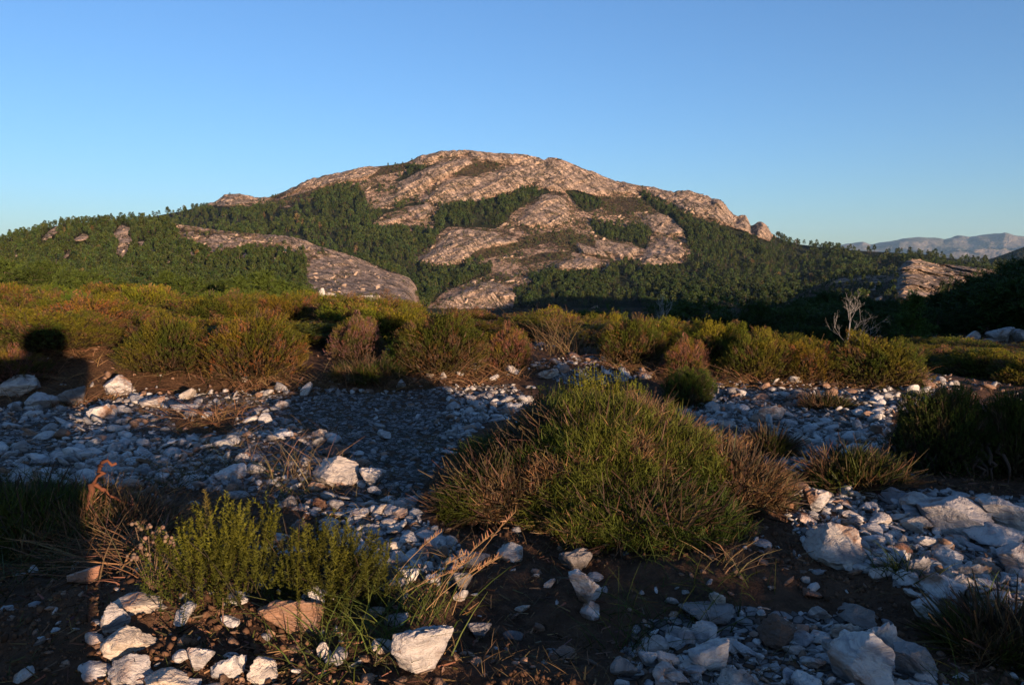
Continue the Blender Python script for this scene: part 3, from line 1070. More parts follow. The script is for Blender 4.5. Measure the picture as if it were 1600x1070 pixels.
# mid-distance heath bushes (1 m wide at scale 1)
HEATH = []
for s, br in ((11, .30), (12, .42), (13, .22), (14, .55), (15, .36)):
    f_, s_ = heath_geo(s, 4300, 11, .5, .46, .46, nl=.015, nw=.0040, L=(.035, .080), brown=br, rad_=1.35)
    HEATH.append((f_.mesh('foliage', M_LEAF), s_.mesh('stems', M_BARK)))
HEATH_FAR = []
for s, br in ((21, .25), (22, .38), (23, .5), (24, .3)):
    f_, s_ = heath_geo(s, 1900, 8, .5, .48, .46, nl=.019, nw=.0055, L=(.04, .085), brown=br, rad_=1.3)
    HEATH_FAR.append(two_mat('heath_bush', f_, s_, M_LEAF, M_BARK))
PINES = []
for s, H, Rr, top, cl in ((31, 5., 1.75, 'round', .22), (32, 5.6, 1.6, 'cone', .15), (33, 4.4, 2.1, 'flat', .3), (34, 5., 1.9, 'round', .3)):
    c_, t_ = pine_geo(s, H, Rr, 560, 13, .34, .05, top, cl)
    PINES.append((c_.mesh('crown', M_LEAF), t_.mesh('trunk', M_BARK), H))
PINES_MID = []
for s, H, Rr, top, cl in ((41, 8., 2.3, 'round', .3), (42, 8., 2.0, 'cone', .2), (43, 7., 2.5, 'round', .35), (44, 8.4, 2.1, 'cone', .3)):
    c_, t_ = pine_geo(s, H, Rr, 170, 6, .75, .26, top, cl, col=(.019, .036, .008))
    PINES_MID.append((two_mat('pine_tree', c_, t_, M_LEAF, M_BARK), H))

#@@ placing
Z0 = lambda x, y: float(z_ground(np.array([x]), np.array([y]))[0])


def bush(px, base, wpx, top, proto, tint=(1, 1, 1), label='', group=None, cat='heath bush', depth=None, far=False, rz=None, name='heath_bush'):
    x, y, z = at(px, base)
    if depth:                                              # foot hidden by what stands before it: distance given
        th = ray(px, base)[0]
        x, y = depth * math.sin(th), depth * math.cos(th)
        z = Z0(x, y)
    d = math.hypot(x, y)
    wd = wpx * d / FPX
    k = wd / 2
    x, y = x + k * .55 * x / d, y + k * .55 * y / d
    z = Z0(x, y) - .01
    zt = CAMZ + math.hypot(x, y) * float(ray(px, top)[1])
    h = max(.08, zt - z)
    rz = random.uniform(0, 6.28) if rz is None else rz
    sc = (wd / 1.10, wd / 1.10, max(.2, h / .51))
    if far:
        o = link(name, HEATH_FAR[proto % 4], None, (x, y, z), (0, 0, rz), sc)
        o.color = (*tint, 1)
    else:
        o = link(name, None, None, (x, y, z), (0, 0, rz), sc)
        for nm, me in zip(('foliage', 'stems'), HEATH[proto % 5]):
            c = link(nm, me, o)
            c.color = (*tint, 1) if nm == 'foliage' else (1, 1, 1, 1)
    tag(o, label, cat, group)
    PLACED.append((x, y, wd / 2))
    return o


PLACED = []
T_OL, T_GR, T_YE, T_RU, T_BR, T_GY = (1.1, 1.0, .9), (.8, 1.05, 1.0), (1.35, 1.25, .9), (1.3, .95, .8), (1.35, .98, 1.5), (1.35, 1.1, 2.2)
ROWG = 'heath bushes edging the stony track'
for a in [
    (268, 592, 185, 486, 0, T_OL, 'wide olive heath bush right of the gap beside the photographer shadow'),
    (400, 602, 190, 484, 1, T_RU, 'olive and rust heath bush with bare forked stems showing in its front'),
    (560, 566, 105, 498, 3, T_GY, 'low brown topped heath bush lying in shade between two taller bushes'),
    (690, 592, 180, 480, 1, T_OL, 'tall heath bush with reddish brown middle above the white rubble'),
    (640, 585, 90, 515, 0, T_GR, 'small bright green heath bush against the left foot of the reddish one'),
    (795, 582, 95, 515, 3, T_BR, 'greyish pink heath bush left of the grassy gap in the row'),
    (985, 572, 130, 490, 1, T_OL, 'brown and green heath bush right of the grassy gap in the row'),
    (1070, 592, 95, 533, 3, T_BR, 'dead pinkish brown heath bush behind a dark green one'),
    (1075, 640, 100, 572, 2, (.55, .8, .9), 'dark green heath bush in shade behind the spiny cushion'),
    (1115, 575, 150, 498, 2, T_YE, 'yellow green heath bush behind the dead pinkish bush'),
    (1180, 596, 130, 512, 0, T_OL, 'olive heath bush left of a bush with reddish dead twigs'),
    (1262, 600, 130, 530, 4, T_RU, 'heath bush with a fan of reddish dead twigs'),
    (1365, 606, 165, 515, 0, T_OL, 'large rounded olive heath bush in front of the bare dead shrub'),
    (1540, 592, 150, 543, 2, T_YE, 'low dim heath bush near the shaded boulders'),
    (1475, 574, 90, 545, 3, T_BR, 'little purplish heath bush right of the large rounded one'),
    (1610, 600, 120, 552, 0, T_OL, 'dim heath bush cut by the right edge of the view'),
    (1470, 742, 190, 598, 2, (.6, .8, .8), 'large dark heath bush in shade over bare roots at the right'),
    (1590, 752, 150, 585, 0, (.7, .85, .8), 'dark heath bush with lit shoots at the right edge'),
    (75, 575, 230, 476, 0, T_OL, 'big olive heath bush carrying the shadow of a head'),
    (150, 548, 120, 490, 4, T_BR, 'brownish heath bush sloping down to the gap in the left of the row'),
    (20, 610, 120, 548, 3, T_BR, 'low grey brown heath bush in the body of the shadow at the left'),
]:
    bush(*a, group=ROWG)
for a in [
    (130, 520, 200, 455, 6.2, 0, T_YE, 'yellow olive heath bush behind the bush with the head shadow'),
    (40, 500, 190, 452, 7.0, 1, T_OL, 'olive heath bush at the left edge of the second row'),
    (340, 520, 190, 462, 6.0, 2, T_OL, 'olive heath bush behind the wide bush right of the gap'),
    (450, 520, 150, 460, 6.3, 4, T_RU, 'rust tinged heath bush behind the bush with bare forked stems'),
    (530, 520, 150, 464, 6.6, 0, T_YE, 'yellow green heath bush behind the shaded brown topped bush'),
    (620, 520, 150, 466, 6.4, 2, T_YE, 'yellow green heath bush behind the tall reddish one, on its left'),
    (740, 520, 150, 480, 5.8, 1, T_BR, 'brown heath bush behind the tall reddish one, on its right'),
    (860, 520, 160, 478, 6.0, 0, T_YE, 'yellow green heath bush standing behind the grassy gap'),
    (950, 520, 110, 486, 6.0, 2, T_OL, 'olive heath bush to the right behind the grassy gap'),
    (1040, 530, 150, 497, 5.0, 4, T_YE, 'bright topped heath bush below the flat pine'),
    (1210, 540, 140, 511, 4.9, 0, T_OL, 'olive heath bush behind the one with reddish dead twigs'),
]:
    px, base, wpx, top, dep, pr, tint, lab = a
    bush(px, base, wpx, top, pr, tint, lab, 'heath bushes of the second row', depth=dep)

# the heath behind, out to the brow
TINTS = [(T_OL, 'olive'), (T_YE, 'yellow green'), (T_RU, 'rusty'), (T_BR, 'brownish'), (T_GR, 'green')]
rg3 = np.random.default_rng(33)
kk = 0
for d in np.arange(5.0, 19, .62):
    for th in np.arange(R(-36), R(37), .60 / d):
        t2 = th + rg3.uniform(-.25, .25) / d
        dd = d + rg3.uniform(-.28, .28)
        c = float(colx(t2))
        if dd > np.interp(c, *EDGE) + np.interp(c, [0, 700, 1100, 1380, 1420, 1600], [3.2, 2.6, 1.6, 1.6, 7.5, 7.5]):
            continue
        x, y = dd * math.sin(t2), dd * math.cos(t2)
        if any((x - a) ** 2 + (y - b) ** 2 < (q * .75 + .14) ** 2 for a, b, q in PLACED[:34]):
            continue
        if rg3.uniform() < .14:
            continue
        wd = rg3.uniform(.5, 1.12)
        h = rg3.uniform(.13, .31) * float(np.interp(c, [0, 900, 1150, 1400], [1, .9, .75, .55])) * float(np.interp(dd, [5, 9], [.8, 1.1]))
        if c > 1400 and dd > 11.5:
            continue
        if 860 < c < 905 and dd < 7:
            continue
        tint, tn = TINTS[int(rg3.choice(5, p=[.38, .33, .05, .11, .13]))]
        if dd < 7:
            o = link('heath_bush', None, None, (x, y, Z0(x, y) - .01), (0, 0, rg3.uniform(0, 6.28)), (wd, wd, h / .46))
            for nm, me in zip(('foliage', 'stems'), HEATH[int(rg3.integers(5))]):
                link(nm, me, o).color = (*tint, 1) if nm == 'foliage' else (1, 1, 1, 1)
        else:
            o = link('heath_bush', HEATH_FAR[int(rg3.integers(4))], None, (x, y, Z0(x, y) - .01), (0, 0, rg3.uniform(0, 6.28)), (wd, wd, h / .46))
        o.color = (*tint, 1)
        zone = ('left part of the heath below the near pines' if c < 480 else 'middle of the heath below the rock dome' if c < 900 else 'right part of the heath before the shaded wood')
        tag(o, '%s heath bush, %s' % (tn, zone), 'heath bush', 'heath bushes out to the brow')
        kk += 1
print('far bushes', kk)

# ---------------------------------------------------------------- foreground plants
def two_part(name, loc, parts, label, cat, group=None, rz=0, tint=(1, 1, 1)):
    o = link(name, None, None, loc, (0, 0, rz))
    for nm, me in parts:
        link(nm, me, o).color = (*tint, 1)
    tag(o, label, cat, group)
    return o


def fine_heath(seed, px, base, n, m, Rx, Ry, H, label, L=(.06, .13), nl=.0072, nw=.0014, brown=.2, off=.6):
    x, y, z = at(px, base)
    d = math.hypot(x, y)
    x, y = x * (1 + Ry * off / d), y * (1 + Ry * off / d)
    f, s = heath_geo(seed, n, m, Rx, Ry, H, nl, nw, L, brown, .42)
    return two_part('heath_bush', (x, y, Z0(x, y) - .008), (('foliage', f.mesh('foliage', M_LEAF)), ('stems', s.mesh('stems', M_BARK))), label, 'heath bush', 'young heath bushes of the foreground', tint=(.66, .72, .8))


fine_heath(51, 345, 965, 210, 84, .115, .10, .135, 'bright young heath bush above the row of white stones at bottom left')
fine_heath(52, 520, 965, 190, 84, .110, .10, .105, 'lower young heath bush touching the brighter one on its right')
fine_heath(53, 930, 800, 1300, 34, .25, .20, .225, 'upright heath bush rising from the back of the spiny cushion', L=(.07, .14), off=3.1, nl=.009, nw=.0026)

dead_side = lambda c, rg: ((c[:, 0] > .25) & (c[:, 0] < .40) & (fbm(c[:, 0] * 14, c[:, 1] * 14, c[:, 2] * 14, 2, 5) > -.25) & (c[:, 1] < .06)) | ((c[:, 0] < -.20) & (rg.uniform(0, 1, len(c)) < .08))
lv, gn = cushion_geo(61, 12500, .345, .31, .215, 9, (.010, .027), .0017, dead_side)
for s, cx, cy, r_, h_, n_ in ((62, .27, -.13, .16, .115, 1300), (63, -.24, -.15, .16, .10, 1000), (64, .05, -.25, .22, .08, 1000)):
    a_, b_ = cushion_geo(s, int(n_ * 2.8), r_, r_ * .8, h_, 9, (.010, .027), .0017, (lambda c, rg: (c[:, 0] > -.02) & (fbm(c[:, 0] * 12, c[:, 1] * 12, c[:, 2] * 12, 2, 8) > -.35)) if s == 62 else None)
    for A, B in ((lv, a_), (gn, b_)):
        V, F, C = B.get()
        A.add(V + np.array([cx, cy, 0]), F, C)
cx_, cy_ = .215, 1.88
two_part('spiny_cushion', (cx_, cy_, Z0(cx_, cy_) - .01), (('green_needles', lv.mesh('green_needles', M_LEAF)), ('dead_twigs', gn.mesh('dead_twigs', M_STRAW))),
         'large dome of spiny green broom with brown dead twigs on its right flank', 'broom shrub')
for s, px, base, r_, h_, lab in ((65, 1335, 772, .13, .075, 'small spiny cushion beside the reddish earth at the right'), (66, 1200, 716, .09, .045, 'flat little spiny cushion among white stones right of the big one'),
                                 (67, 575, 606, .17, .06, 'low mat of dark green broom before the shaded heath bush'), (68, 1565, 1045, .10, .035, 'shaded green cushion in the bottom right corner'),
                                 (69, 40, 870, .24, .10, 'grassy dark cushion in the shadow at the left edge'), (70, 175, 856, .15, .045, 'cushion of green and brown twigs below the twisted root'),
                                 (71, 1290, 640, .10, .03, 'dark flat mat of broom on the right track')):
    x, y, z = at(px, base)
    d = math.hypot(x, y)
    x, y = x * (1 + r_ * .7 / d), y * (1 + r_ * .7 / d)
    a_, b_ = cushion_geo(s, int(5200 * r_), r_, r_ * .8, h_, 9, (.022, .05), .0024, (lambda c, rg: rg.uniform(0, 1, len(c)) < .55) if s == 70 else None)
    two_part('spiny_cushion', (x, y, Z0(x, y) - .006), (('green_needles', a_.mesh('green_needles', M_LEAF)), ('dead_twigs', b_.mesh('dead_twigs', M_STRAW))), lab, 'broom shrub', 'small broom cushions')


def tuft(px, base, n, L, label, col, spread=.5, sag=.6, w=.0022, stalks=0, sig=.02):
    x, y, z = at(px, base)
    a = Acc()
    grass_geo(a, np.array([[0, 0, 0.]]), n, L, w, col, spread, sag, rng, sig)
    o = link('grass_tuft', None, None, (x, y, z - .004))
    link('blades', a.mesh('blades', M_LEAF), o)
    if stalks:
        b = Acc()
        for i in range(stalks):
            D = unit(np.array([.40 + rng.normal() * .22, .15 + rng.normal() * .2, 1.]))
            h = rng.uniform(.10, .20)
            bb = rng.normal(size=3) * np.array([.03, .02, 0])
            pts = [bb + D * h * t + np.array([.05, 0, -.02]) * t * t for t in np.linspace(0, 1, 6)]
            tube(b, pts, np.linspace(.0008, .0005, 6), np.array([.20, .13, .065]), 4)
            q = np.linspace(.72, 1.0, 26)
            pp = np.array([bb + D * h * t + np.array([.05, 0, -.02]) * t * t for t in q])
            blades(b, pp, unit(D + rng.normal(size=(26, 3)) * .55), rng.uniform(.006, .012, 26), .002, jit(np.array([.2, .115, .062]), 26), tip=.3)
        link('seed_stalks', b.mesh('seed_stalks', M_STRAW), o)
    tag(o, label, 'grass', 'grass tufts of the foreground')


GG, GS = np.array([.055, .072, .014]), np.array([.17, .115, .058])
tuft(1410, 895, 90, (.03, .07), 'bright tuft of green grass between white stones at the right', GG, .6)
tuft(1540, 935, 60, (.03, .06), 'thin green tuft among the white stones near the right edge', GG, .6)
tuft(655, 962, 70, (.05, .13), 'tuft with tall reddish seed stalks right of the young heath', GG * .9, .45, stalks=9, sig=.03)
tuft(560, 1000, 170, (.05, .12), 'thick green tuft left of the big leaning quartz block', GG * .9, .5, sig=.05)
tuft(470, 745, 60, (.06, .14), 'straw coloured tuft left of the big tan quartz lump', GS, .5, sig=.05)
tuft(1140, 880, 40, (.04, .08), 'small straw tuft in the dark soil right below the big cushion', GS, .5)
tuft(1480, 730, 40, (.04, .09), 'wisp of dry grass under the large dark bush', GS, .6)
tuft(885, 552, 260, (.12, .30), 'pale feathery grass tuft in the gap of the bush row', GS * 1.1, .4, .5, .003, sig=.08)
tuft(1000, 1015, 60, (.04, .1), 'shaded dull green tuft in the soil at bottom centre', GG * .7, .5, sig=.04)

# everlasting with dried flower heads
x, y, z = at(238, 925)
st, hd = Acc(), Acc()
IV, IF = ICO[1]
IF4 = np.concatenate([IF, IF[:, 2:3]], 1)
for i in range(11):
    D = unit(np.array([rng.normal() * .35, rng.normal() * .3, 1.]))
    h = rng.uniform(.05, .11)
    tube(st, [D * h * t for t in np.linspace(0, 1, 4)], .0009, np.array([.11, .075, .05]), 4)
    for q in range(5):
        c = D * h + rng.normal(size=3) * .006
        hd.add(IV * .0034 * rng.uniform(.7, 1.2) + c, IF4, np.broadcast_to(jit(np.array([.15, .105, .075]), 1)[0], (len(IV), 3)))
V_, F_, C_ = hd.get()
two_part('everlasting_plant', (x, y, z - .003), (('stems', st.mesh('stems', M_STRAW)), ('flower_heads', mesh_np('flower_heads', V_, F_[:, :3], M_STRAW, C_))),
         'dried everlasting with beige button heads left of the bright young heath', 'dried flower')

# twisted root
rt = Acc()
pts = [(145, 800, .0), (150, 790, .05), (152, 770, .075), (160, 742, .10), (175, 738, .098)]
x0, y0, z0 = at(150, 838)
def rootp(px, py):
    th, sl_ = ray(px, py)
    d = math.hypot(x0, y0)
    return np.array([d * math.sin(th) - x0, d * math.cos(th) - y0, CAMZ + d * sl_ - z0])
def wob(a, n, s):
    a = np.array(a)
    t = np.linspace(0, len(a) - 1, n)
    b = np.stack([np.interp(t, np.arange(len(a)), a[:, k]) for k in range(3)], 1)
    return b + rng.normal(size=b.shape) * s
tube(rt, wob([rootp(180, 727), rootp(160, 722), rootp(155, 735), rootp(145, 757), rootp(170, 772), rootp(200, 788), rootp(240, 798)], 26, .0032), np.concatenate([np.linspace(.0025, .005, 10), np.linspace(.0048, .002, 16)]) * rng.uniform(.65, 1.35, 26), np.array([.11, .043, .024]), 7)
tube(rt, wob([rootp(145, 757), rootp(138, 790), rootp(130, 830)], 8, .002), np.linspace(.006, .007, 8), np.array([.10, .043, .025]), 7)
tube(rt, wob([rootp(200, 788), rootp(232, 782)], 6, .0015), np.linspace(.0025, .001, 6), np.array([.10, .043, .025]), 5)
tag(link('twisted_root', rt.mesh('twisted_root', M_BARK, True), None, (x0, y0, z0)), 'twisted reddish brown root sticking up above dry twigs at the left', 'root')
rt = Acc()
x0, y0, z0 = at(1455, 740)
for i in range(16):
    px = 1400 + i * 12 + rng.uniform(-6, 6)
    a = rootp(px, 715 + rng.uniform(-8, 8))
    b = rootp(px + rng.uniform(-40, 30), 760 + rng.uniform(-12, 14))
    b[2] = max(b[2], -.01)
    tube(rt, wob([a + [0, .05, .02], (a + b) / 2 + [0, 0, .012], b], 8, .005), np.linspace(.006, .002, 8), np.array([.075, .05, .038]), 5)
tag(link('bare_roots', rt.mesh('bare_roots', M_BARK, True), None, (x0, y0, z0)), 'spread of bare grey roots under the large dark bush at the right', 'roots')

# bare dead shrubs
def bare(name, px, top, dist, spread, label, seed, wide=1.):
    rg = np.random.default_rng(seed)
    th = ray(px, top)[0]
    x, y = dist * math.sin(th), dist * math.cos(th)
    z = Z0(x, y)
    H = CAMZ + dist * float(ray(px, top)[1]) - z
    o = link(name, None, None, (x, y, z - .02))
    tr, br = Acc(), Acc()
    c = np.array([.36, .345, .325])
    tp = [np.array([0, 0, 0.]), np.array([.01, 0, .3]) * H, np.array([.03, .0, .62]) * H]
    tube(tr, wob(tp, 6, .004), np.linspace(.014, .009, 6) * H, c, 6)
    def grow(b, d, L, rr, lev):
        n = 5
        pts = [b + d * L * t + np.array([0, 0, .18 * L]) * t * t + rg.normal(size=3) * L * .025 for t in np.linspace(0, 1, n)]
        tube(br, pts, np.linspace(rr, rr * .5, n), c * rg.uniform(.8, 1.05), 5)
        if lev < 4:
            for q in range(4 if lev < 2 else 2):
                f = rg.uniform(.35, 1)
                nd = unit(d + rg.normal(size=3) * .55 + np.array([0, 0, .25]))
                grow(pts[min(n - 1, int(f * n))], nd, L * rg.uniform(.42, .62), rr * .55, lev + 1)
    for b, d, L in ((tp[2], (.15, 0, 1), .36), (tp[2], (.55, .1, .9), .34), (tp[2], (-.15, .2, 1), .34), (tp[1] * .9, (1.1, 0, .55), .5), (tp[1] * .9, (-.8, .1, .9), .40), (tp[1] * .6, (1.3, .3, .35), .55),
                    (tp[1] * 1.4, (.7, -.3, .7), .35)):
        dv = unit(np.array(d) * np.array([wide, 1, 1]))
        grow(np.array(b), dv, L * H * spread, .0038 * H, 0)
    link('trunk', tr.mesh('trunk', M_BARK, True), o)
    link('branches', br.mesh('branches', M_BARK, True), o)
    tag(o, label, 'dead shrub')


bare('dead_shrub', 1326, 462, 12.5, .70, 'bare bleached shrub with forked branches rising behind the large rounded heath bush', 3)
bare('dead_shrub', 1031, 474, 26, .8, 'small bare whitish sapling left of the flat topped pine', 5, .6)

# ---------------------------------------------------------------- stones
ROCKS = [rock_mesh('quartz_stone', 100 + i, 4, M_QUARTZ, rough=.11, planes=7 + i % 5) for i in range(8)]
ROCKS_S = [rock_mesh('quartz_stone', 140 + i, 3, M_QUARTZ, rough=.09, planes=7 + i % 4) for i in range(8)]


def swap(me, mat):
    k = me.name.split('.')[0] + mat.name
    if k + str(id(me)) not in SWAP:
        c = me.copy()
        c.materials[0] = mat
        SWAP[k + str(id(me))] = c
    return SWAP[k + str(id(me))]


SWAP = {}
BIG = []


def stone(px, base, wpx, hpx, label, mat=None, i=None, tilt=0., rz=None, dist=None, deep=.9, name='quartz_stone', cat='stone', group='large stones of the clearing', tint=(1, 1, 1), sink=.24):
    x, y, z = at(px, base - .10 * hpx)
    if dist:
        th, sl_ = ray(px, base)
        x, y = dist * math.sin(th), dist * math.cos(th)
        z = CAMZ + dist * float(sl_)
    d = math.hypot(x, y)
    w_, h_ = wpx * d / FPX / 2, hpx * d / FPX / 2
    i = random.randrange(8) if i is None else i
    me = ROCKS[i] if wpx > 26 else ROCKS_S[i]
    if mat is not None:
        me = swap(me, mat)
    dp = w_ * deep
    x, y = x + dp * .6 * x / d, y + dp * .6 * y / d
    az = -math.atan2(x, y)
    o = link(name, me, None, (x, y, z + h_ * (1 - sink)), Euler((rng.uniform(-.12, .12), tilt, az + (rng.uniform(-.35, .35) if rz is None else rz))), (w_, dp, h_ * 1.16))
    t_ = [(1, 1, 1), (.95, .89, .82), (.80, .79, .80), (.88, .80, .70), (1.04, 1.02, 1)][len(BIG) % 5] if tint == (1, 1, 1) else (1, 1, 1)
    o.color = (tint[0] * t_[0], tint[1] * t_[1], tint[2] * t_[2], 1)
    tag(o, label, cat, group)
    BIG.append((px, base - hpx / 2, wpx / 2, hpx / 2))
    return o


PINK = (1, .86, .78)
for a in [
    (185, 622, 38, 30, 'bright white quartz lump lit at the edge of the dry grass'),
    (24, 622, 74, 25, 'long grey white quartz slab in the shadow at the left edge', None, 1, -.35),
    (68, 640, 46, 22, 'white slab resting against the long shaded slab'),
    (112, 636, 36, 26, 'grey wedge shaped stone standing in the shadow edge', M_GREY),
    (158, 656, 44, 20, 'half sunlit white slab at the shadow edge of the left track'),
    (50, 592, 26, 10, 'flat white stone on the shaded dry grass'),
    (238, 637, 36, 14, 'broad white slab beside the bright white lump', None, 3),
    (290, 650, 44, 16, 'low cream slab in the sunlit strip of rubble'),
    (293, 626, 26, 16, 'white stone with a dark underside in the sunlit rubble'),
    (478, 620, 22, 22, 'upright white stone at the foot of the heath row'),
    (415, 664, 21, 17, 'roundish cream stone standing alone near the dug brown earth'),
    (382, 600, 13, 11, 'small cream stone in the dry grass below the heath'),
    (440, 640, 22, 12, 'small white stone in the sunlit rubble right of a larger one'),
    (500, 692, 28, 17, 'rounded cream stone at the rim of the shaded track'),
    (360, 752, 50, 18, 'flat greyish quartz slab lying on shaded grass'),
    (600, 688, 22, 14, 'white angular chip on the shaded track'),
    (526, 763, 82, 42, 'big cream quartz lump with a pointed right end and rusty stains', None, 2, .12),
    (525, 716, 44, 18, 'rusty brown clod behind the big cream lump', M_RUST),
    (548, 735, 40, 12, 'rusty slab lying between clod and big cream lump', M_RUST),
    (582, 764, 44, 30, 'rounded shaded quartz stone right of the big cream lump'),
    (462, 766, 20, 10, 'small white stone left below the big cream lump'),
    (493, 770, 30, 14, 'smooth white stone tucked under the big cream lump'),
    (500, 800, 22, 20, 'pinkish block in the little bank of earth', M_RUST),
    (484, 796, 17, 15, 'pink tinged stone in the little bank of earth', None, 4, 0, None, None, .9, 'quartz_stone', 'stone', 'large stones of the clearing', PINK),
    (525, 800, 26, 18, 'grey pebbly stone low in the little bank of earth', M_GREY),
    (586, 775, 24, 14, 'white sunlit stone right of the little earth bank'),
    (797, 880, 50, 27, 'white quartz stone just below the big spiny cushion'),
    (738, 893, 58, 28, 'dull brownish stone left of the white one below the cushion', M_GREY),
    (900, 897, 56, 32, 'bluish shaded slab under the front of the cushion', M_GREY, 5),
    (912, 946, 54, 50, 'tall shaded block standing on the dark soil', None, 6),
    (922, 972, 36, 26, 'white shaded stone at the foot of the tall block'),
    (858, 921, 22, 16, 'small pale stone left of the tall shaded block'),
    (650, 1062, 96, 90, 'big leaning quartz block with grooved white face', None, 3, .45, .2, None, .6),
    (208, 1036, 88, 46, 'long cream quartz block with rusty top at bottom left', None, 0, .28, None, None, .55),
    (312, 1052, 42, 36, 'white kite shaped quartz stone in the sun at bottom left', None, 5, .2),
    (358, 1061, 54, 32, 'rounded cream stone right of the kite shaped one', None, 7),
    (410, 1074, 48, 40, 'square white quartz stone at the bottom edge', None, 4),
    (205, 1078, 64, 42, 'white stone cut by the bottom edge under the long block', None, 2),
    (262, 1080, 66, 22, 'flat white slab at the bottom edge between two stones', None, 1),
    (460, 1000, 100, 62, 'soil crusted quartz boulder below the young heath', M_RUST, 6, -.2, None, None, .6, 'quartz_stone', 'stone', 'large stones of the clearing', (1.15, 1.2, 1.25)),
    (490, 965, 42, 44, 'knobbly white quartz crest on the soil crusted boulder', None, 1),
    (508, 1040, 26, 34, 'small pale stone at the right foot of the soil crusted boulder'),
    (182, 994, 40, 44, 'bluish white stone in the shade left of the long block'),
    (215, 960, 70, 22, 'grey white slab under the dried everlasting'),
    (132, 915, 44, 22, 'pinkish stone half lit at the edge of the big shadow', M_RUST, 3, 0, None, None, .9, 'quartz_stone', 'stone', 'large stones of the clearing', (1.5, 1.4, 1.4)),
    (640, 915, 34, 24, 'white shaded stone right of the young heath'),
    (722, 930, 34, 32, 'grey brown stone at the left of the dark soil', M_GREY),
    (748, 1002, 42, 26, 'dull grey stone sunk in the dark soil', M_GREY),
    (816, 957, 24, 12, 'small flat grey stone in the middle of the dark soil'),
    (720, 943, 24, 20, 'little cream stone near the grass stalks'),
    (1275, 806, 42, 38, 'upright white stone with sunlit top right of the cushion', None, 5),
    (1300, 894, 96, 62, 'big cracked white quartz block right of the cushion', None, 2, -.15),
    (1490, 838, 100, 48, 'big jagged white quartz boulder in the right rubble', None, 1, .1),
    (1519, 800, 46, 22, 'rusty brown stone lying on the jagged white boulder', M_RUST, 3, 0, None, None, .7, 'quartz_stone', 'stone', 'large stones of the clearing', (1.5, 1.35, 1.2)),
    (1572, 836, 76, 46, 'broad white boulder right of the jagged one', None, 6),
    (1550, 858, 74, 26, 'flat cream slab in front of the broad white boulder', None, 4),
    (1440, 800, 60, 24, 'stack of white plates left of the jagged boulder', None, 0),
    (1362, 842, 36, 20, 'shaded white stone in the middle of the right rubble'),
    (1425, 832, 34, 18, 'grey white stone left below the jagged boulder'),
    (1450, 858, 42, 20, 'tilted white plate below the jagged boulder', None, 7, .3),
    (1480, 890, 40, 26, 'rounded bluish white stone in the right rubble'),
    (1520, 905, 44, 22, 'cream topped rounded stone near the right edge'),
    (1590, 895, 56, 34, 'pale sunlit block at the right edge of the rubble'),
    (1510, 928, 44, 20, 'smooth white stone beneath the cream topped one'),
    (1470, 940, 60, 28, 'row end stone with pinkish side at the lower rim of the rubble'),
    (1430, 905, 40, 34, 'grey leaning stone by the bright grass tuft', M_GREY),
    (1105, 980, 88, 26, 'long grey bar shaped stone on the dark soil', M_GREY, 5),
    (1098, 1004, 46, 26, 'white stone wedged under the grey bar'),
    (1122, 960, 28, 30, 'small upright white stone above the grey bar'),
    (1106, 1052, 66, 44, 'rounded shaded quartz stone at bottom right of centre', None, 3),
    (1012, 1045, 32, 24, 'tilted white pebble at the bottom edge right of centre'),
    (975, 1062, 46, 30, 'grey stone at the bottom edge right of centre', M_GREY),
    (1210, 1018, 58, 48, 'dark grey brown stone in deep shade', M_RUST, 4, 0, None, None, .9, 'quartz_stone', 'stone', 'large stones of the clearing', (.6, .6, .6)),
    (1322, 1006, 44, 30, 'white faceted stone above the large bottom slab'),
    (1372, 1022, 52, 46, 'rounded bluish white stone right of the faceted one', None, 7),
    (1345, 1082, 96, 76, 'large pale slab cut by the bottom edge at the right', None, 2, .3),
    (1428, 1062, 70, 40, 'tilted grey slab right of the large pale one', M_GREY, 1, .4),
    (1300, 1032, 32, 28, 'small square stone left of the large pale slab'),
    (1338, 982, 60, 24, 'flat grey stone above the white faceted one', M_GREY),
    (1448, 968, 44, 26, 'rounded grey white stone below the grey leaning one'),
    (1135, 678, 27, 20, 'pink lit pointed stone at the near rim of the right track', None, 5, 0, None, None, .9, 'quartz_stone', 'stone', 'large stones of the clearing', PINK),
    (1205, 656, 42, 20, 'broad white stone in the shaded right track'),
    (1215, 642, 12, 9, 'orange lit pebble on top of the broad white stone', M_RUST, 2, 0, None, None, .9, 'quartz_stone', 'stone', 'large stones of the clearing', (1.5, 1.4, 1.3)),
    (1250, 700, 32, 22, 'white stone by the small cushion on the right track'),
    (1175, 712, 24, 16, 'white stone left of the flat little cushion'),
    (1395, 790, 42, 22, 'shaded grey stone under the small cushion by the red earth', M_GREY),
    (1222, 735, 26, 18, 'blue shaded block below the flat little cushion'),
    (1408, 712, 18, 24, 'brown upright stone beside the reddish earth', M_RUST),
    (945, 567, 14, 11, 'bright stone in the gap of the heath row'),
    (1005, 586, 14, 10, 'pale square stone at the right end of the gap'),
    (772, 596, 18, 10, 'bright white stone below the greyish pink bush'),
    (672, 592, 14, 9, 'small white stone in dry grass under the reddish bush'),
    (692, 596, 12, 14, 'upright white chip in dry grass under the reddish bush'),
    (855, 592, 40, 16, 'white slab in shade behind the upright heath'),
    (800, 586, 26, 14, 'shaded white stone left behind the upright heath'),
    (157, 534, 6, 5, 'tiny white stone high in the gap beside the shadow'),
]:
    stone(*a)
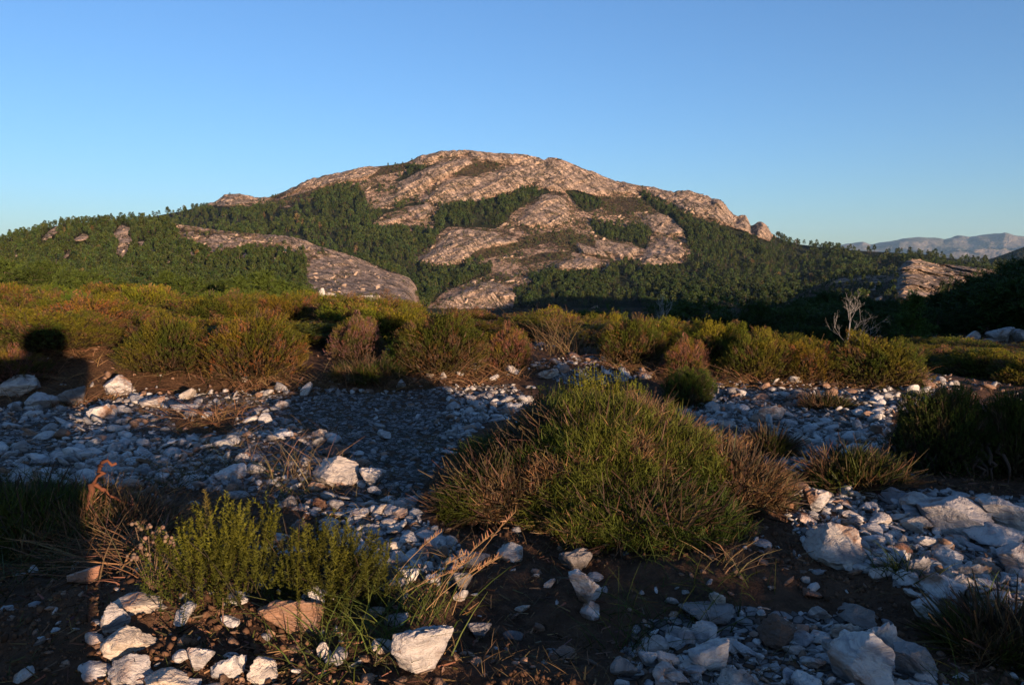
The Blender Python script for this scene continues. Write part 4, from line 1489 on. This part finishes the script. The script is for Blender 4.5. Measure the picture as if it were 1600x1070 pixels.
for a in [
    (1517, 536, 20, 17, 'rounded pale boulder before the shaded pine wood', None, 2), (1563, 532, 36, 17, 'angular pale boulder with a raised right end before the shaded wood', None, 5, -.3),
    (1596, 532, 26, 16, 'pale boulder at the right edge before the shaded wood', None, 1), (1545, 538, 26, 9, 'low pale rock between the boulders before the shaded wood', None, 4),
]:
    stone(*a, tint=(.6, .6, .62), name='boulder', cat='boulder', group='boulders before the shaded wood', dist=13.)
stone(503, 463, 10, 14, 'upright white block standing above the heath under the bare rock dome', None, 4, 0, None, 8.5, .6, 'boulder', 'boulder', 'white rocks above the heath')
stone(518, 463, 16, 6, 'low white rock right of the upright white block', None, 1, 0, None, 8.5, .6, 'boulder', 'boulder', 'white rocks above the heath')
stone(568, 470, 30, 9, 'long white rock above the heath under the bare rock dome', None, 3, 0, None, 8.5, .6, 'boulder', 'boulder', 'white rocks above the heath')
stone(592, 471, 18, 10, 'blunt white rock at the right end of the long white rock', None, 6, 0, None, 8.5, .6, 'boulder', 'boulder', 'white rocks above the heath')

# scattered stones: the largest are things, the rest one heap of rubble
rg5 = np.random.default_rng(55)
N = 90000
sr_ = np.exp(rg5.uniform(math.log(.88), math.log(6.5), N))
st_ = rg5.uniform(R(-37), R(37), N)
sx, sy = sr_ * np.sin(st_), sr_ * np.cos(st_)
sz = z_near(sx, sy)
spx, spy = proj(sx, sy, sz)
wb = 26 * fbm(sx * 2.2, sy * 2.2, 0, 3, 71)
ing = anyp(spx + wb * .8, spy + wb * .35, GRAVEL)
ind = anyp(spx + wb, spy + wb * .3, DRYZ)
clump = fbm(sx * 2.6, sy * 2.6, 0, 3, 88)
pr = np.where(ing, .50 + .5 * clump, np.where(ind, .05 + .06 * clump, .035 + .09 * clump))
pr = np.where(sr_ > 5.2, pr * .3, pr)
pr = pr * np.where((spy > 930) & (spx > 900) & (spx < 1500), .34, 1) * np.where(ing & (spx < 700) & (sr_ > 1.9), np.clip(.38 + 1.8 * fbm(sx * 1.9, sy * 1.9, 0, 2, 188), .12, 1), 1)
keep = rg5.uniform(0, 1, N) < pr
size = .0036 * (1 + rg5.pareto(2.0, N)) * np.interp(sr_, [.9, 2, 5], [1.0, 1.25, 1.8])
size = np.minimum(size, np.interp(sr_, [.9, 2, 4], [.018, .021, .034]))
sx, sy, sz, sr_, spx, spy, size, ing = [q[keep] for q in (sx, sy, sz, sr_, spx, spy, size, ing)]
ok_ = np.ones(len(sx), bool)
for (bx, by, bw, bh) in BIG:
    ok_ &= ~(((spx - bx) / (bw * .9)) ** 2 + ((spy - by) / (bh * .9 + 1)) ** 2 < 1)
for X_, Y_, A_, B_ in ((.215, 1.88, .36, .28), (-.49, 1.34, .1, .09), (-.3, 1.34, .1, .09)):
    ok_ &= ((sx - X_) / A_) ** 2 + ((sy - Y_) / B_) ** 2 > 1
sx, sy, sz, sr_, spx, spy, size, ing = [q[ok_] for q in (sx, sy, sz, sr_, spx, spy, size, ing)]
order = np.argsort(-size / sr_)
print('stones', len(order))
ZL = [('white rubble right of the spiny cushion', lambda x, y: x > 1180 and y > 740), ('dark soil below the spiny cushion', lambda x, y: x > 640 and y > 840),
      ('soil around the young heath', lambda x, y: x <= 640 and y > 840), ('right arm of the stony track', lambda x, y: x > 900),
      ('left track behind the young heath', lambda x, y: y > 690), ('far track below the heath row', lambda x, y: True)]
n_ind = 0
for i in order[:190]:
    s = size[i]
    g_, rz = [(1, 1, 1), PINK, (.8, .8, .84), (.9, .82, .75)][int(rg5.integers(4))], rg5.uniform(0, 6.28)
    fl = rg5.uniform(.3, .65)
    me = ROCKS_S[int(rg5.integers(8))]
    rust = (not ing[i]) and rg5.uniform() < .3
    if rust:
        me = swap(me, M_RUST)
    o = link('quartz_stone', me, None, (sx[i], sy[i], sz[i] + s * fl * .38), Euler((rg5.normal() * .25, rg5.normal() * .25, rz)), (s * rg5.uniform(.9, 1.4), s, s * fl))
    o.color = (*g_, 1)
    zn = next(z for z, f in ZL if f(spx[i], spy[i]))
    tag(o, '%s stone lying loose on the %s' % ('small rusty' if rust else {(1, 1, 1): 'small white quartz', PINK: 'small pinkish quartz', (.8, .8, .84): 'small greyish quartz', (.9, .82, .75): 'small cream quartz'}[g_], zn), 'stone', 'loose stones of the clearing')


def rubble(name, ids, sub, seed0):
    Vs, Fs, Cs, n = [], [], [], 0
    pro = [rock_geo(seed0 + k, sub, 7) for k in range(14)]
    for i in ids:
        P, F = pro[int(rg5.integers(14))]
        s = size[i]
        a, b, c = rg5.uniform(0, 6.28), rg5.normal() * .5, rg5.normal() * .5
        M = np.array(Euler((b, c, a)).to_matrix())
        fl = rg5.uniform(.2, .65)
        Q = (P * np.array([s * rg5.uniform(.9, 1.5), s, s * fl])) @ M.T + np.array([sx[i], sy[i], sz[i] + s * fl * .32])
        t = rg5.uniform()
        col = np.array([1, 1, 1]) * rg5.uniform(.6, 1.08) if t < .68 else np.array([.62, .40, .28]) * rg5.uniform(.6, 1.2) if t < .86 else np.array([.5, .48, .48]) * rg5.uniform(.7, 1.2)
        if not ing[i] and rg5.uniform() < .5:
            col = np.array([.5, .32, .22]) * rg5.uniform(.6, 1.3)
        Vs.append(Q)
        Fs.append(F + n)
        Cs.append(np.broadcast_to(col, Q.shape))
        n += len(Q)
    me = mesh_np(name, np.concatenate(Vs), np.concatenate(Fs), M_QUARTZ_S, np.concatenate(Cs), smooth=False)
    tag(link(name, me), kind='stuff')


rest = order[190:]
rubble('rubble', rest[:2600], 2, 300)
rubble('gravel', rest[2600:], 1, 320)
# crumbs of brown earth
Vs, Fs, Cs, nn = [], [], [], 0
pro = [rock_geo(340 + k, 1, 8) for k in range(8)]
cr_ = np.exp(rg5.uniform(math.log(.88), math.log(3.2), 26000))
ct_ = rg5.uniform(R(-36), R(36), 26000)
cx, cy = cr_ * np.sin(ct_), cr_ * np.cos(ct_)
cz = z_near(cx, cy)
cpx, cpy = proj(cx, cy, cz)
ck = (fbm(cx * 3, cy * 3, 0, 2, 288) > -.1) & ~anyp(cpx, cpy, GRAVEL)
for i in np.nonzero(ck)[0]:
    P, F = pro[int(rg5.integers(8))]
    s = .0013 * (1 + rg5.pareto(2.4)) * (1 + .25 * cr_[i])
    s = min(s, .007)
    M = np.array(Euler((rg5.normal(), rg5.normal(), rg5.uniform(0, 6))).to_matrix())
    Q = (P * s * np.array([1, .9, .75])) @ M.T + np.array([cx[i], cy[i], cz[i] + s * .35])
    Vs.append(Q)
    Fs.append(F + nn)
    Cs.append(np.broadcast_to(np.array([.085, .047, .028]) * rg5.uniform(.5, 1.5), Q.shape))
    nn += len(Q)
tag(link('earth_crumbs', mesh_np('earth_crumbs', np.concatenate(Vs), np.concatenate(Fs), M_BARK, np.concatenate(Cs), smooth=False)), kind='stuff')

# ---------------------------------------------------------------- dry and green grass
def scatter(n, polys, seed, dens=None, rlo=.9, rhi=6.5):
    rg = np.random.default_rng(seed)
    r = np.exp(rg.uniform(math.log(rlo), math.log(rhi), n))
    t = rg.uniform(R(-37), R(37), n)
    x, y = r * np.sin(t), r * np.cos(t)
    z = z_near(x, y)
    px, py = proj(x, y, z)
    w_ = 26 * fbm(x * 2.2, y * 2.2, 0, 3, 71)
    k = anyp(px + w_, py + w_ * .3, polys) if polys else np.ones(n, bool)
    k &= fbm(x * 3, y * 3, 0, 2, seed) > (-.15 if dens is None else dens)
    return np.stack([x, y, z - .003], 1)[k]


dg = Acc()
grass_geo(dg, scatter(15000, DRYZ, 401), 9, (.03, .12), .0032, np.array([.17, .098, .049]), .9, .8, sig=.035)
grass_geo(dg, scatter(6000, DRYZ, 402), 9, (.05, .15), .003, np.array([.13, .075, .042]), 1.6, .7, sig=.04)
grass_geo(dg, scatter(2200, [[(230, 720), (470, 730), (480, 800), (230, 810)], [(600, 860), (760, 880), (740, 960), (600, 960)], [(380, 640), (560, 690), (500, 740), (360, 700)]], 403), 7, (.03, .10), .002, GS * .8, .7, .7, sig=.02)
grass_geo(dg, scatter(7000, None, 404, .12), 2, (.012, .04), .0014, GS * .7, .6, .6, sig=.01)
grass_geo(dg, scatter(6500, [GRAVEL[0]], 411, .0), 6, (.012, .055), .0016, GS * .9, .8, .7, sig=.02)
tag(link('dry_grass', dg.mesh('dry_grass', M_STRAW)), kind='stuff')
gg = Acc()
grass_geo(gg, scatter(5200, [[(-60, 745), (130, 750), (240, 790), (240, 830), (120, 900), (-60, 960)], [(230, 730), (470, 735), (470, 790), (240, 800)]], 405, -.3), 7, (.04, .12), .002, np.array([.042, .05, .015]), .7, .7, sig=.02)
grass_geo(gg, scatter(2600, [[(500, 930), (640, 930), (600, 1010), (540, 1070), (480, 1060)], [(1420, 980), (1640, 940), (1640, 1090), (1480, 1090)], [(960, 860), (1180, 900), (1130, 1000), (960, 960)]], 406), 6, (.03, .09), .002, GG * .8, .6, .7, sig=.02)
grass_geo(gg, scatter(9000, [GRAVEL[0], GRAVEL[1]], 409, .0), 4, (.012, .04), .0017, np.array([.06, .062, .026]), .7, .6, sig=.012)
grass_geo(gg, scatter(5000, None, 407, .2), 2, (.012, .035), .0017, np.array([.05, .058, .018]), .6, .6, sig=.008)
tag(link('green_grass', gg.mesh('green_grass', M_LEAF)), kind='stuff')
tw = Acc()
P_ = scatter(2200, [[(100, 800), (260, 810), (260, 920), (100, 930)], [(1380, 690), (1620, 720), (1620, 790), (1380, 780)], [(140, 960), (500, 1000), (500, 1080), (140, 1080)], [(140, 860), (240, 880), (240, 960), (140, 960)]], 408, -.3)
blades(tw, P_ + np.array([0, 0, .008]), rng.normal(size=P_.shape) * np.array([1, 1, .22]), rng.uniform(.02, .09, len(P_)), .0022, jit(np.array([.19, .115, .07]), len(P_), .3), tip=.4)
P_ = scatter(9000, None, 410, -.2, .88, 3.0)
P_ = P_[~anyp(*proj(P_[:, 0], P_[:, 1], P_[:, 2]), GRAVEL)]
blades(tw, P_ + np.array([0, 0, .006]), rng.normal(size=P_.shape) * np.array([1, 1, .3]), rng.uniform(.006, .03, len(P_)), rng.uniform(.0012, .0035, len(P_)), jit(np.array([.13, .078, .045]), len(P_), .4), tip=.5)
tag(link('fallen_twigs', tw.mesh('fallen_twigs', M_STRAW)), kind='stuff')

# ---------------------------------------------------------------- pines near the heath
def pine(px, top, dist, proto, tint, label, group, wide=1.):
    th = ray(px, top)[0]
    x, y = dist * math.sin(th), dist * math.cos(th)
    z = Z0(x, y)
    H = CAMZ + dist * float(ray(px, top)[1]) - z
    c, t, h = PINES[proto]
    s = max(.25, H / (h * 1.02))
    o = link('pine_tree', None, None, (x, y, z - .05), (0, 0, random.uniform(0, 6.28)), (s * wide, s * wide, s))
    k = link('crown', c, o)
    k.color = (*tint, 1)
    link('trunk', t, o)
    tag(o, label, 'pine', group)


LP = 'young pines beyond the heath on the left'
for px, top, d, pr_, w_, lab in [
    (8, 404, 40, 0, 1.1, 'green pine at the left edge beyond the heath'), (48, 416, 36, 2, 1.1, 'low pine with dead brown boughs beyond the heath at the left'),
    (78, 408, 48, 0, 1.0, 'rounded pine right of the one with dead boughs'), (112, 420, 42, 3, 1.0, 'small green pine in the left clump'),
    (140, 424, 38, 2, 1.0, 'flat little pine at the right end of the left clump'), (185, 438, 52, 0, 1., 'pine peeping over the heath between the two clumps, on the left'),
    (222, 442, 50, 3, 1., 'pine peeping over the heath between the two clumps, on the right'), (255, 421, 46, 1, 1.2, 'pointed bright pine above the heath'), (285, 431, 44, 3, 1.2, 'bushy pine right of the pointed bright pine'),
    (318, 440, 52, 0, 1.1, 'low rounded pine between pointed pine and dark pine'), (345, 436, 60, 3, 1.1, 'low green pine left of the dark topped pine'), (375, 428, 44, 1, 1.15, 'dark topped pine in the middle of the lit row'),
    (405, 424, 46, 0, 1.2, 'tall rounded pine in the middle of the lit row'), (432, 434, 48, 3, 1.1, 'rounded pine right of the tall rounded one'), (458, 444, 50, 2, 1.0, 'low pine near the upright white block'),
    (482, 450, 54, 0, .9, 'last little pine of the lit row below the bare rock dome'),
]:
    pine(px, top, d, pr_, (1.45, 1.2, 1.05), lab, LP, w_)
RP = 'pines of the shaded wood'
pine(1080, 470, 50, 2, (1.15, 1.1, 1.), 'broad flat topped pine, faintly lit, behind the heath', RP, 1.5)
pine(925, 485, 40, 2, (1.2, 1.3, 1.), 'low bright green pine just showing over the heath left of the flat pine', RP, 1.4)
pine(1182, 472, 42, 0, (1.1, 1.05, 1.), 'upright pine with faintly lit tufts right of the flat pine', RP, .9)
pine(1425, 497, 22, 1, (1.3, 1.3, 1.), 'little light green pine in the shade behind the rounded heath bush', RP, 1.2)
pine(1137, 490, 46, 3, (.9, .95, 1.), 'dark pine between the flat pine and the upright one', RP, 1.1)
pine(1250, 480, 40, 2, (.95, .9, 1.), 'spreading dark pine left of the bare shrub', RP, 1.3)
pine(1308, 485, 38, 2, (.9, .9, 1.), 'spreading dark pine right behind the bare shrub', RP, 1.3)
rg6 = np.random.default_rng(66)
ty = ([1140, 1200, 1250, 1290, 1330, 1390, 1440, 1490, 1530, 1560, 1600, 1660], [497, 480, 466, 456, 458, 462, 462, 455, 440, 424, 410, 402])
for d, off, stp in ((36, 40, 46), (48, 20, 36), (62, 8, 30), (80, 0, 26), (100, 3, 28)):
    for px in np.arange(1150, 1660, stp):
        p_ = px + rg6.uniform(-12, 12)
        y_ = np.interp(p_, *ty) + off + rg6.uniform(0, 13)
        if 36 == d and p_ > 1440:
            continue
        zone = 'left of the bare shrub' if p_ < 1300 else 'below the rocky knoll' if p_ < 1500 else 'at the right edge, tallest of the wood'
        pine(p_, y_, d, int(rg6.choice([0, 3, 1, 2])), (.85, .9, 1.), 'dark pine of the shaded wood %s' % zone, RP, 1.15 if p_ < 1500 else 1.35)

# ---------------------------------------------------------------- woods on the slopes
rg7 = np.random.default_rng(77)


def pick(H, wt, n):
    x, y, z, px, py, slab, fo, sc, r, th = H
    dpy = np.abs(np.gradient(py, axis=0))
    gap = .5 + 0 * x if H is HB else .32 + 1.4 * np.clip(.5 + 1.9 * fbm(x / 38, y / 80, z / 26, 3, 141), 0, 1) ** 1.5
    w_ = gap.ravel() * np.where((np.abs(th) < R(35.5)) & (px > -60) & (px < 1660), wt * np.clip(dpy, 0, 3), 0).ravel()
    cs = np.cumsum(w_)
    return np.searchsorted(cs, rg7.uniform(0, cs[-1], n))


def vis_C(px, py):
    yb = np.interp(px, [p[0] for p in CREST_B], [p[1] for p in CREST_B])
    return (py < yb + 10) & (py < 500)


def clear_of(H, polys, dy):
    return ~(anyp(H[3], H[4] - dy, polys) | anyp(H[3], H[4] - dy * .5, polys))


wtC = (HC[6] > .5) * clear_of(HC, SLABS, 9) * vis_C(HC[3], HC[4]) * (HC[8] < RC1 + 12)
idC = pick(HC, wtC, 5200)
extra = (HC[6] < .3) * (HC[5] < .2) * vis_C(HC[3], HC[4]) * (HC[8] < RC1)
idX = pick(HC, extra * 1., 330)
wtB = (HB[6] > .5) * clear_of(HB, SLABS_B[:-1], 10) * (HB[4] < 470) * (HB[8] < RB1 + 12) * (HB[3] < 700)
idB = pick(HB, wtB, 4300)
extraB = (HB[6] < .3) * (HB[5] < .3) * (HB[4] < 470) * (HB[8] < RB1)
idXB = np.concatenate([pick(HB, extraB * 1., 130), pick(HB, (HB[3] > 1190) * (HB[3] < 1580) * (HB[5] < .7) * (HB[4] < 470) * (HB[8] < RB1) * 1., 90)])


def low_pine(seed):
    rg = np.random.default_rng(seed)
    n = 95
    a = Acc()
    g_ = rg.uniform(0, 1, n) ** .85
    shape = np.sqrt(np.clip(1 - (np.abs(g_ - .38) / .66) ** 2, .03, 1)) if seed % 2 else (1 - g_) ** .6 + .12
    ph = rg.uniform(0, 6.28, n)
    rr = .27 * shape * np.sqrt(rg.uniform(.2, 1, n))
    p = np.stack([rr * np.cos(ph), rr * np.sin(ph), .24 + .74 * g_], 1)
    out_ = unit(np.stack([np.cos(ph) * .7, np.sin(ph) * .7, .55 + 0 * ph], 1) + rg.normal(size=(n, 3)) * .5)
    c = np.clip(np.array([.022, .034, .008]) * (1 + rg.normal(size=(n, 1)) * .25), .004, 1)
    blades(a, p - out_ * .06, out_, rg.uniform(.11, .19, n), .085, c, tip=.45, C2=c * 1.2, rg=rg)
    tube(a, [np.array([0, 0, -.08]), np.array([.01, 0, .35]), np.array([0, .01, .8])], [.018, .014, .006], np.array([.10, .075, .058]), 3)
    return a.get()


LOW = [low_pine(500 + i) for i in range(8)]


def wood(name, sets):
    Vs, Fs, Cs, n = [], [], [], 0
    for X, hs in sets:
        for (x, y, z), h in zip(X, hs):
            V, F, C = LOW[int(rg7.integers(8))]
            a = rg7.uniform(0, 6.28)
            c, s = math.cos(a), math.sin(a)
            w_ = h * rg7.uniform(.85, 1.3)
            Vs.append(np.stack([(V[:, 0] * c - V[:, 1] * s) * w_ + x, (V[:, 0] * s + V[:, 1] * c) * w_ + y, V[:, 2] * h + z], 1))
            Fs.append(F + n)
            k = np.array([rg7.uniform(.7, 1.35), 1, 1])
            Cs.append(C * rg7.uniform(.62, 1.5) * np.array([rg7.uniform(.85, 1.25), 1, rg7.uniform(.8, 1.2)]))
            if rg7.uniform() < .012:
                Cs[-1] = Cs[-1] * np.array([2.6, 1.35, 2.2])
            n += len(V)
    me = mesh_np(name, np.concatenate(Vs), np.concatenate(Fs), M_LEAF, np.clip(np.concatenate(Cs), 0, 1), False)
    tag(link(name, me), kind='stuff')


def pts(H, ids):
    return np.stack([H[0].ravel()[ids], H[1].ravel()[ids], H[2].ravel()[ids]], 1)


XC, XB, XX, XXB = pts(HC, idC), pts(HB, idB), pts(HC, idX), pts(HB, idXB)
hC, hB, hX, hXB = 6.5 + 6.5 * rg7.beta(2, 2.4, len(XC)), 2.8 + 3.6 * rg7.beta(2, 3, len(XB)), rg7.uniform(3, 7, len(XX)), rg7.uniform(2, 5, len(XXB))
# the largest to the eye stand as trees of their own
big = []
for X, hh, nm, cnt in ((XB, hB, 'B', 75), (XC, hC, 'C', 75)):
    a_ = hh / np.hypot(X[:, 0], X[:, 1])
    o_ = np.argsort(-a_)[:cnt]
    for i in o_:
        big.append((X[i], hh[i], nm))
    k_ = np.ones(len(X), bool)
    k_[o_] = False
    if nm == 'B':
        XB, hB = X[k_], hh[k_]
    else:
        XC, hC = X[k_], hh[k_]
for (p, h, nm) in big:
    i = int(rg7.integers(4))
    me, H0 = PINES_MID[i]
    s = h / H0
    o = link('pine_tree', me, None, tuple(p - np.array([0, 0, .3])), (0, 0, rg7.uniform(0, 6.28)), (s * 1.05, s * 1.05, s))
    o.color = (1.05, 1.05, 1, 1)
    c = float(colx(np.arctan2(p[0], p[1])))
    zone = (('left end of the foothill wood' if c < 180 else 'foothill wood left of the rock dome') if nm == 'B' else
            ('wood behind the bare rock dome' if c < 700 else 'wood at the foot of the mountain' if c < 1000 else 'wood on the right mountain flank'))
    tag(o, 'dark green pine standing in the %s' % zone, 'pine', 'pines of the slopes')
wood('mountain_forest', [(XC, hC), (XX, hX)])
wood('foothill_forest', [(XB, hB), (XXB, hXB)])

# broken rock on the open slopes
Vs, Fs, Cs, nn = [], [], [], 0
pro = [rock_geo(360 + k, 2, 9) for k in range(10)]
for H, wt, n, lo, hi in ((HC, (HC[6] < .3) * (HC[7] < .5) * np.where(HC[5] > .5, .22, .5) * vis_C(HC[3], HC[4]) * (HC[8] < RC1 - 10), 260, 1.2, 6),
                         (HB, (HB[6] < .3) * np.where(HB[5] > .5, .35, .7) * (HB[4] < 478) * (HB[8] < RB1 - 6), 220, .6, 2.6)):
    for q in pts(H, pick(H, wt, n)):
        P, F = pro[int(rg7.integers(10))]
        s = lo + (hi - lo) * rg7.beta(1, 4)
        M = np.array(Euler((rg7.normal() * .25, R(-33) + rg7.normal() * .25, rg7.normal() * .5)).to_matrix())
        Vs.append((P * np.array([s * rg7.uniform(1, 2.4), s * .9, s * rg7.uniform(.35, .7)])) @ M.T + q - np.array([0, 0, s * .22]))
        Fs.append(F + nn)
        Cs.append(np.broadcast_to(np.array([.26, .195, .148]) * rg7.uniform(.6, 1.15), P.shape))
        nn += len(P)
tag(link('broken_rock', mesh_np('broken_rock', np.concatenate(Vs), np.concatenate(Fs), M_BARK, np.concatenate(Cs), smooth=False)), kind='stuff')

# low scrub on the open slopes
sc_ = Acc()
for H, wt, n, lo, hi in ((HC, (HC[6] < .4) * np.where(HC[7] > .5, 1., np.where(HC[5] > .5, .10, .55)) * vis_C(HC[3], HC[4]) * (HC[8] < RC1), 9500, 1.0, 2.8),
                         (HB, (HB[6] < .4) * np.where(HB[5] > .5, .06, .8) * (HB[4] < 475) * (HB[8] < RB1), 2600, .6, 1.5)):
    P = pts(H, pick(H, wt, n))
    n = len(P)
    s = rg7.uniform(lo, hi, n)
    k = 9
    ids = np.repeat(np.arange(n), k)
    D = unit(rg7.normal(size=(n * k, 3)) * np.array([1, 1, .6]) + np.array([0, 0, .5]))
    t = rg7.uniform(0, 1, (n, 1))
    c = np.where(t < .45, np.array([.075, .054, .032]), np.where(t < .8, np.array([.048, .046, .017]), np.array([.032, .043, .013])))
    blades(sc_, P[ids] + rg7.normal(size=(n * k, 3)) * (s[ids] * .35)[:, None] * np.array([1.3, 1.3, .2]), D, s[ids] * rg7.uniform(.35, .75, n * k), s[ids] * .5, jit(c[ids], n * k, .2), tip=.5, rg=rg7)
tag(link('mountain_scrub', sc_.mesh('mountain_scrub', M_LEAF)), kind='stuff')

# ---------------------------------------------------------------- unseen heath bushes added behind the camera to shade the foreground
def behind(u, t, wd, h, i, lab):
    x, y = u * LR[0] + t * LH[0], u * LR[1] + t * LH[1]
    o = link('heath_bush', None, None, (x, y, Z0(x, y) - .02), (0, 0, u * 3), (wd, wd, h / .50))
    for nm, me in zip(('foliage', 'stems'), HEATH[i % 5]):
        link(nm, me, o)
    tag(o, lab, 'heath bush', 'unseen heath bushes added behind the viewpoint')


for u, t, wd, h, i in ((.76, -3.0, .66, .42, 0), (.62, -3.3, .42, .38, 4), (1.25, -3.1, .7, .42, 1), (1.75, -3.0, .7, .44, 2), (2.2, -3.0, .62, .66, 3), (2.5, -3.3, .5, .50, 4), (1.0, -3.6, .8, .42, 2), (1.5, -3.7, .8, .44, 0), (2.05, -3.6, .7, .62, 1)):
    behind(u, t, wd, h, i, 'unseen heath bush added behind the viewpoint to shade the near stones')

# the photographer, crouching behind the camera; only the shadow is seen
def person():
    J = {'pelvis': (-.07, .0, .20), 'waist': (-.05, .01, .29), 'chest': (-.02, .05, .40), 'neck': (-.01, .09, .49), 'head0': (0, .11, .53), 'head1': (0, .12, .60), 'crown': (0, .11, .655),
         'shr': (.15, .06, .455), 'elr': (.10, .14, .34), 'hnr': (.05, .22, .44), 'shl': (-.20, .06, .455), 'ell': (-.23, .16, .33), 'hnl': (-.08, .22, .44),
         'hipr': (-.03, .02, .18), 'knr': (-.02, .26, .22), 'anr': (-.02, .08, .04), 'tor': (-.02, .22, .025), 'hipl': (-.12, .02, .18), 'knl': (-.2, .27, .22), 'anl': (-.17, .08, .04), 'tol': (-.18, .22, .025)}
    Rr = {'pelvis': .12, 'waist': .115, 'chest': .125, 'neck': .085, 'head0': .10, 'head1': .115, 'crown': .075, 'shr': .07, 'elr': .042, 'hnr': .035, 'shl': .07, 'ell': .042, 'hnl': .035,
          'hipr': .08, 'knr': .06, 'anr': .045, 'tor': .035, 'hipl': .08, 'knl': .06, 'anl': .045, 'tol': .035}
    E = [('pelvis', 'waist'), ('waist', 'chest'), ('chest', 'neck'), ('neck', 'head0'), ('head0', 'head1'), ('head1', 'crown'), ('chest', 'shr'), ('shr', 'elr'), ('elr', 'hnr'), ('chest', 'shl'), ('shl', 'ell'), ('ell', 'hnl'),
         ('pelvis', 'hipr'), ('hipr', 'knr'), ('knr', 'anr'), ('anr', 'tor'), ('pelvis', 'hipl'), ('hipl', 'knl'), ('knl', 'anl'), ('anl', 'tol')]
    ks = list(J)
    me = bpy.data.meshes.new('person')
    me.from_pydata([J[k] for k in ks], [(ks.index(a), ks.index(b)) for a, b in E], [])
    m, n, l, b = nt('dark_clothes')
    b.inputs['Base Color'].default_value = (.05, .055, .07, 1)
    me.materials.append(m)
    px_, py_ = -.40 * LH[0], -.40 * LH[1]
    o = link('person', me, None, (px_, py_, Z0(px_, py_)), (0, 0, -SUN_AZ))
    sk = o.modifiers.new('skin', 'SKIN')
    for k, v in zip(ks, me.skin_vertices[0].data):
        v.radius = (Rr[k], Rr[k])
        v.use_root = k == 'pelvis'
    sk.use_smooth_shade = True
    o.modifiers.new('sub', 'SUBSURF').render_levels = 2
    tag(o, 'person crouching behind the viewpoint in dark clothes, known by the shadow', 'person')


person()

# ------------------------------------------------------------------ air, sky, sun, camera
def haze():
    m = bpy.data.materials.new('haze_air')
    m.use_nodes = True
    n = m.node_tree.nodes
    n.clear()
    out = n.new('ShaderNodeOutputMaterial')
    v = n.new('ShaderNodeVolumePrincipled')
    v.inputs['Color'].default_value = (.40, .68, 1, 1)
    v.inputs['Density'].default_value = 2.0e-5
    v.inputs['Anisotropy'].default_value = 0.
    m.node_tree.links.new(v.outputs[0], out.inputs['Volume'])
    s, lo, hi = 22600., -1000., 1250.
    V = [(a * s, b * s, c) for c in (lo, hi) for a, b in ((-1, -1), (1, -1), (1, 1), (-1, 1))]
    F = [(3, 2, 1, 0), (4, 5, 6, 7), (0, 1, 5, 4), (1, 2, 6, 5), (2, 3, 7, 6), (3, 0, 4, 7)]
    me = mesh_np('haze', V, np.array(F), m, smooth=False)
    tag(link('haze', me), kind='stuff')


haze()
w = bpy.data.worlds.new('World')
SC.world = w
w.use_nodes = True
n = w.node_tree.nodes
n.clear()
out = n.new('ShaderNodeOutputWorld')
bg = n.new('ShaderNodeBackground')
sky = n.new('ShaderNodeTexSky')
sky.sky_type = 'NISHITA'
sky.sun_disc = False
sky.sun_elevation = SUN_EL
# the sun stands where the light comes from
sky.sun_rotation = math.atan2(-LH[0], -LH[1])
sky.altitude = 1000
sky.air_density = 1.0
sky.dust_density = .8
sky.ozone_density = 3.0
bg.inputs['Strength'].default_value = .095
wb = n.new('ShaderNodeMix')                  # the camera's white balance
wb.data_type = 'RGBA'
wb.blend_type = 'MULTIPLY'
wb.inputs[0].default_value = 1
wb.inputs[7].default_value = (.93, .96, 1.10, 1)
w.node_tree.links.new(sky.outputs[0], wb.inputs[6])
w.node_tree.links.new(wb.outputs[2], bg.inputs['Color'])
w.node_tree.links.new(bg.outputs[0], out.inputs['Surface'])

sl = bpy.data.lights.new('sun', 'SUN')
sl.energy = 5.0
sl.angle = R(.53)
sl.color = (1, .68, .44)
so = bpy.data.objects.new('sun', sl)
COL.objects.link(so)
dirv = Vector((LH[0] * math.cos(SUN_EL), LH[1] * math.cos(SUN_EL), -math.sin(SUN_EL)))
so.rotation_euler = dirv.to_track_quat('-Z', 'Y').to_euler()

cam = bpy.data.cameras.new('camera')
cam.sensor_width = 36
cam.lens = FPX / 1600 * 36
cam.clip_start = .05
cam.clip_end = 60000
co = bpy.data.objects.new('camera', cam)
COL.objects.link(co)
co.location = (0, 0, CAMZ)
co.rotation_euler = (math.pi / 2 - PITCH, 0, 0)
SC.camera = co

SC.view_settings.view_transform = 'Standard'
SC.view_settings.look = 'None'
SC.view_settings.gamma = 1
SC.view_settings.exposure = EXPO
SC.cycles.use_denoising = True
SC.cycles.denoiser = 'OPENIMAGEDENOISE'
SC.cycles.denoising_input_passes = 'RGB_ALBEDO_NORMAL'
SC.cycles.denoising_prefilter = 'ACCURATE'
SC.cycles.max_bounces = 5
SC.cycles.diffuse_bounces = 3
SC.cycles.glossy_bounces = 2
SC.cycles.transmission_bounces = 2
SC.cycles.volume_bounces = 0
SC.cycles.transparent_max_bounces = 4
SC.cycles.use_fast_gi = False
SC.cycles.caustics_reflective = False
SC.cycles.caustics_refractive = False
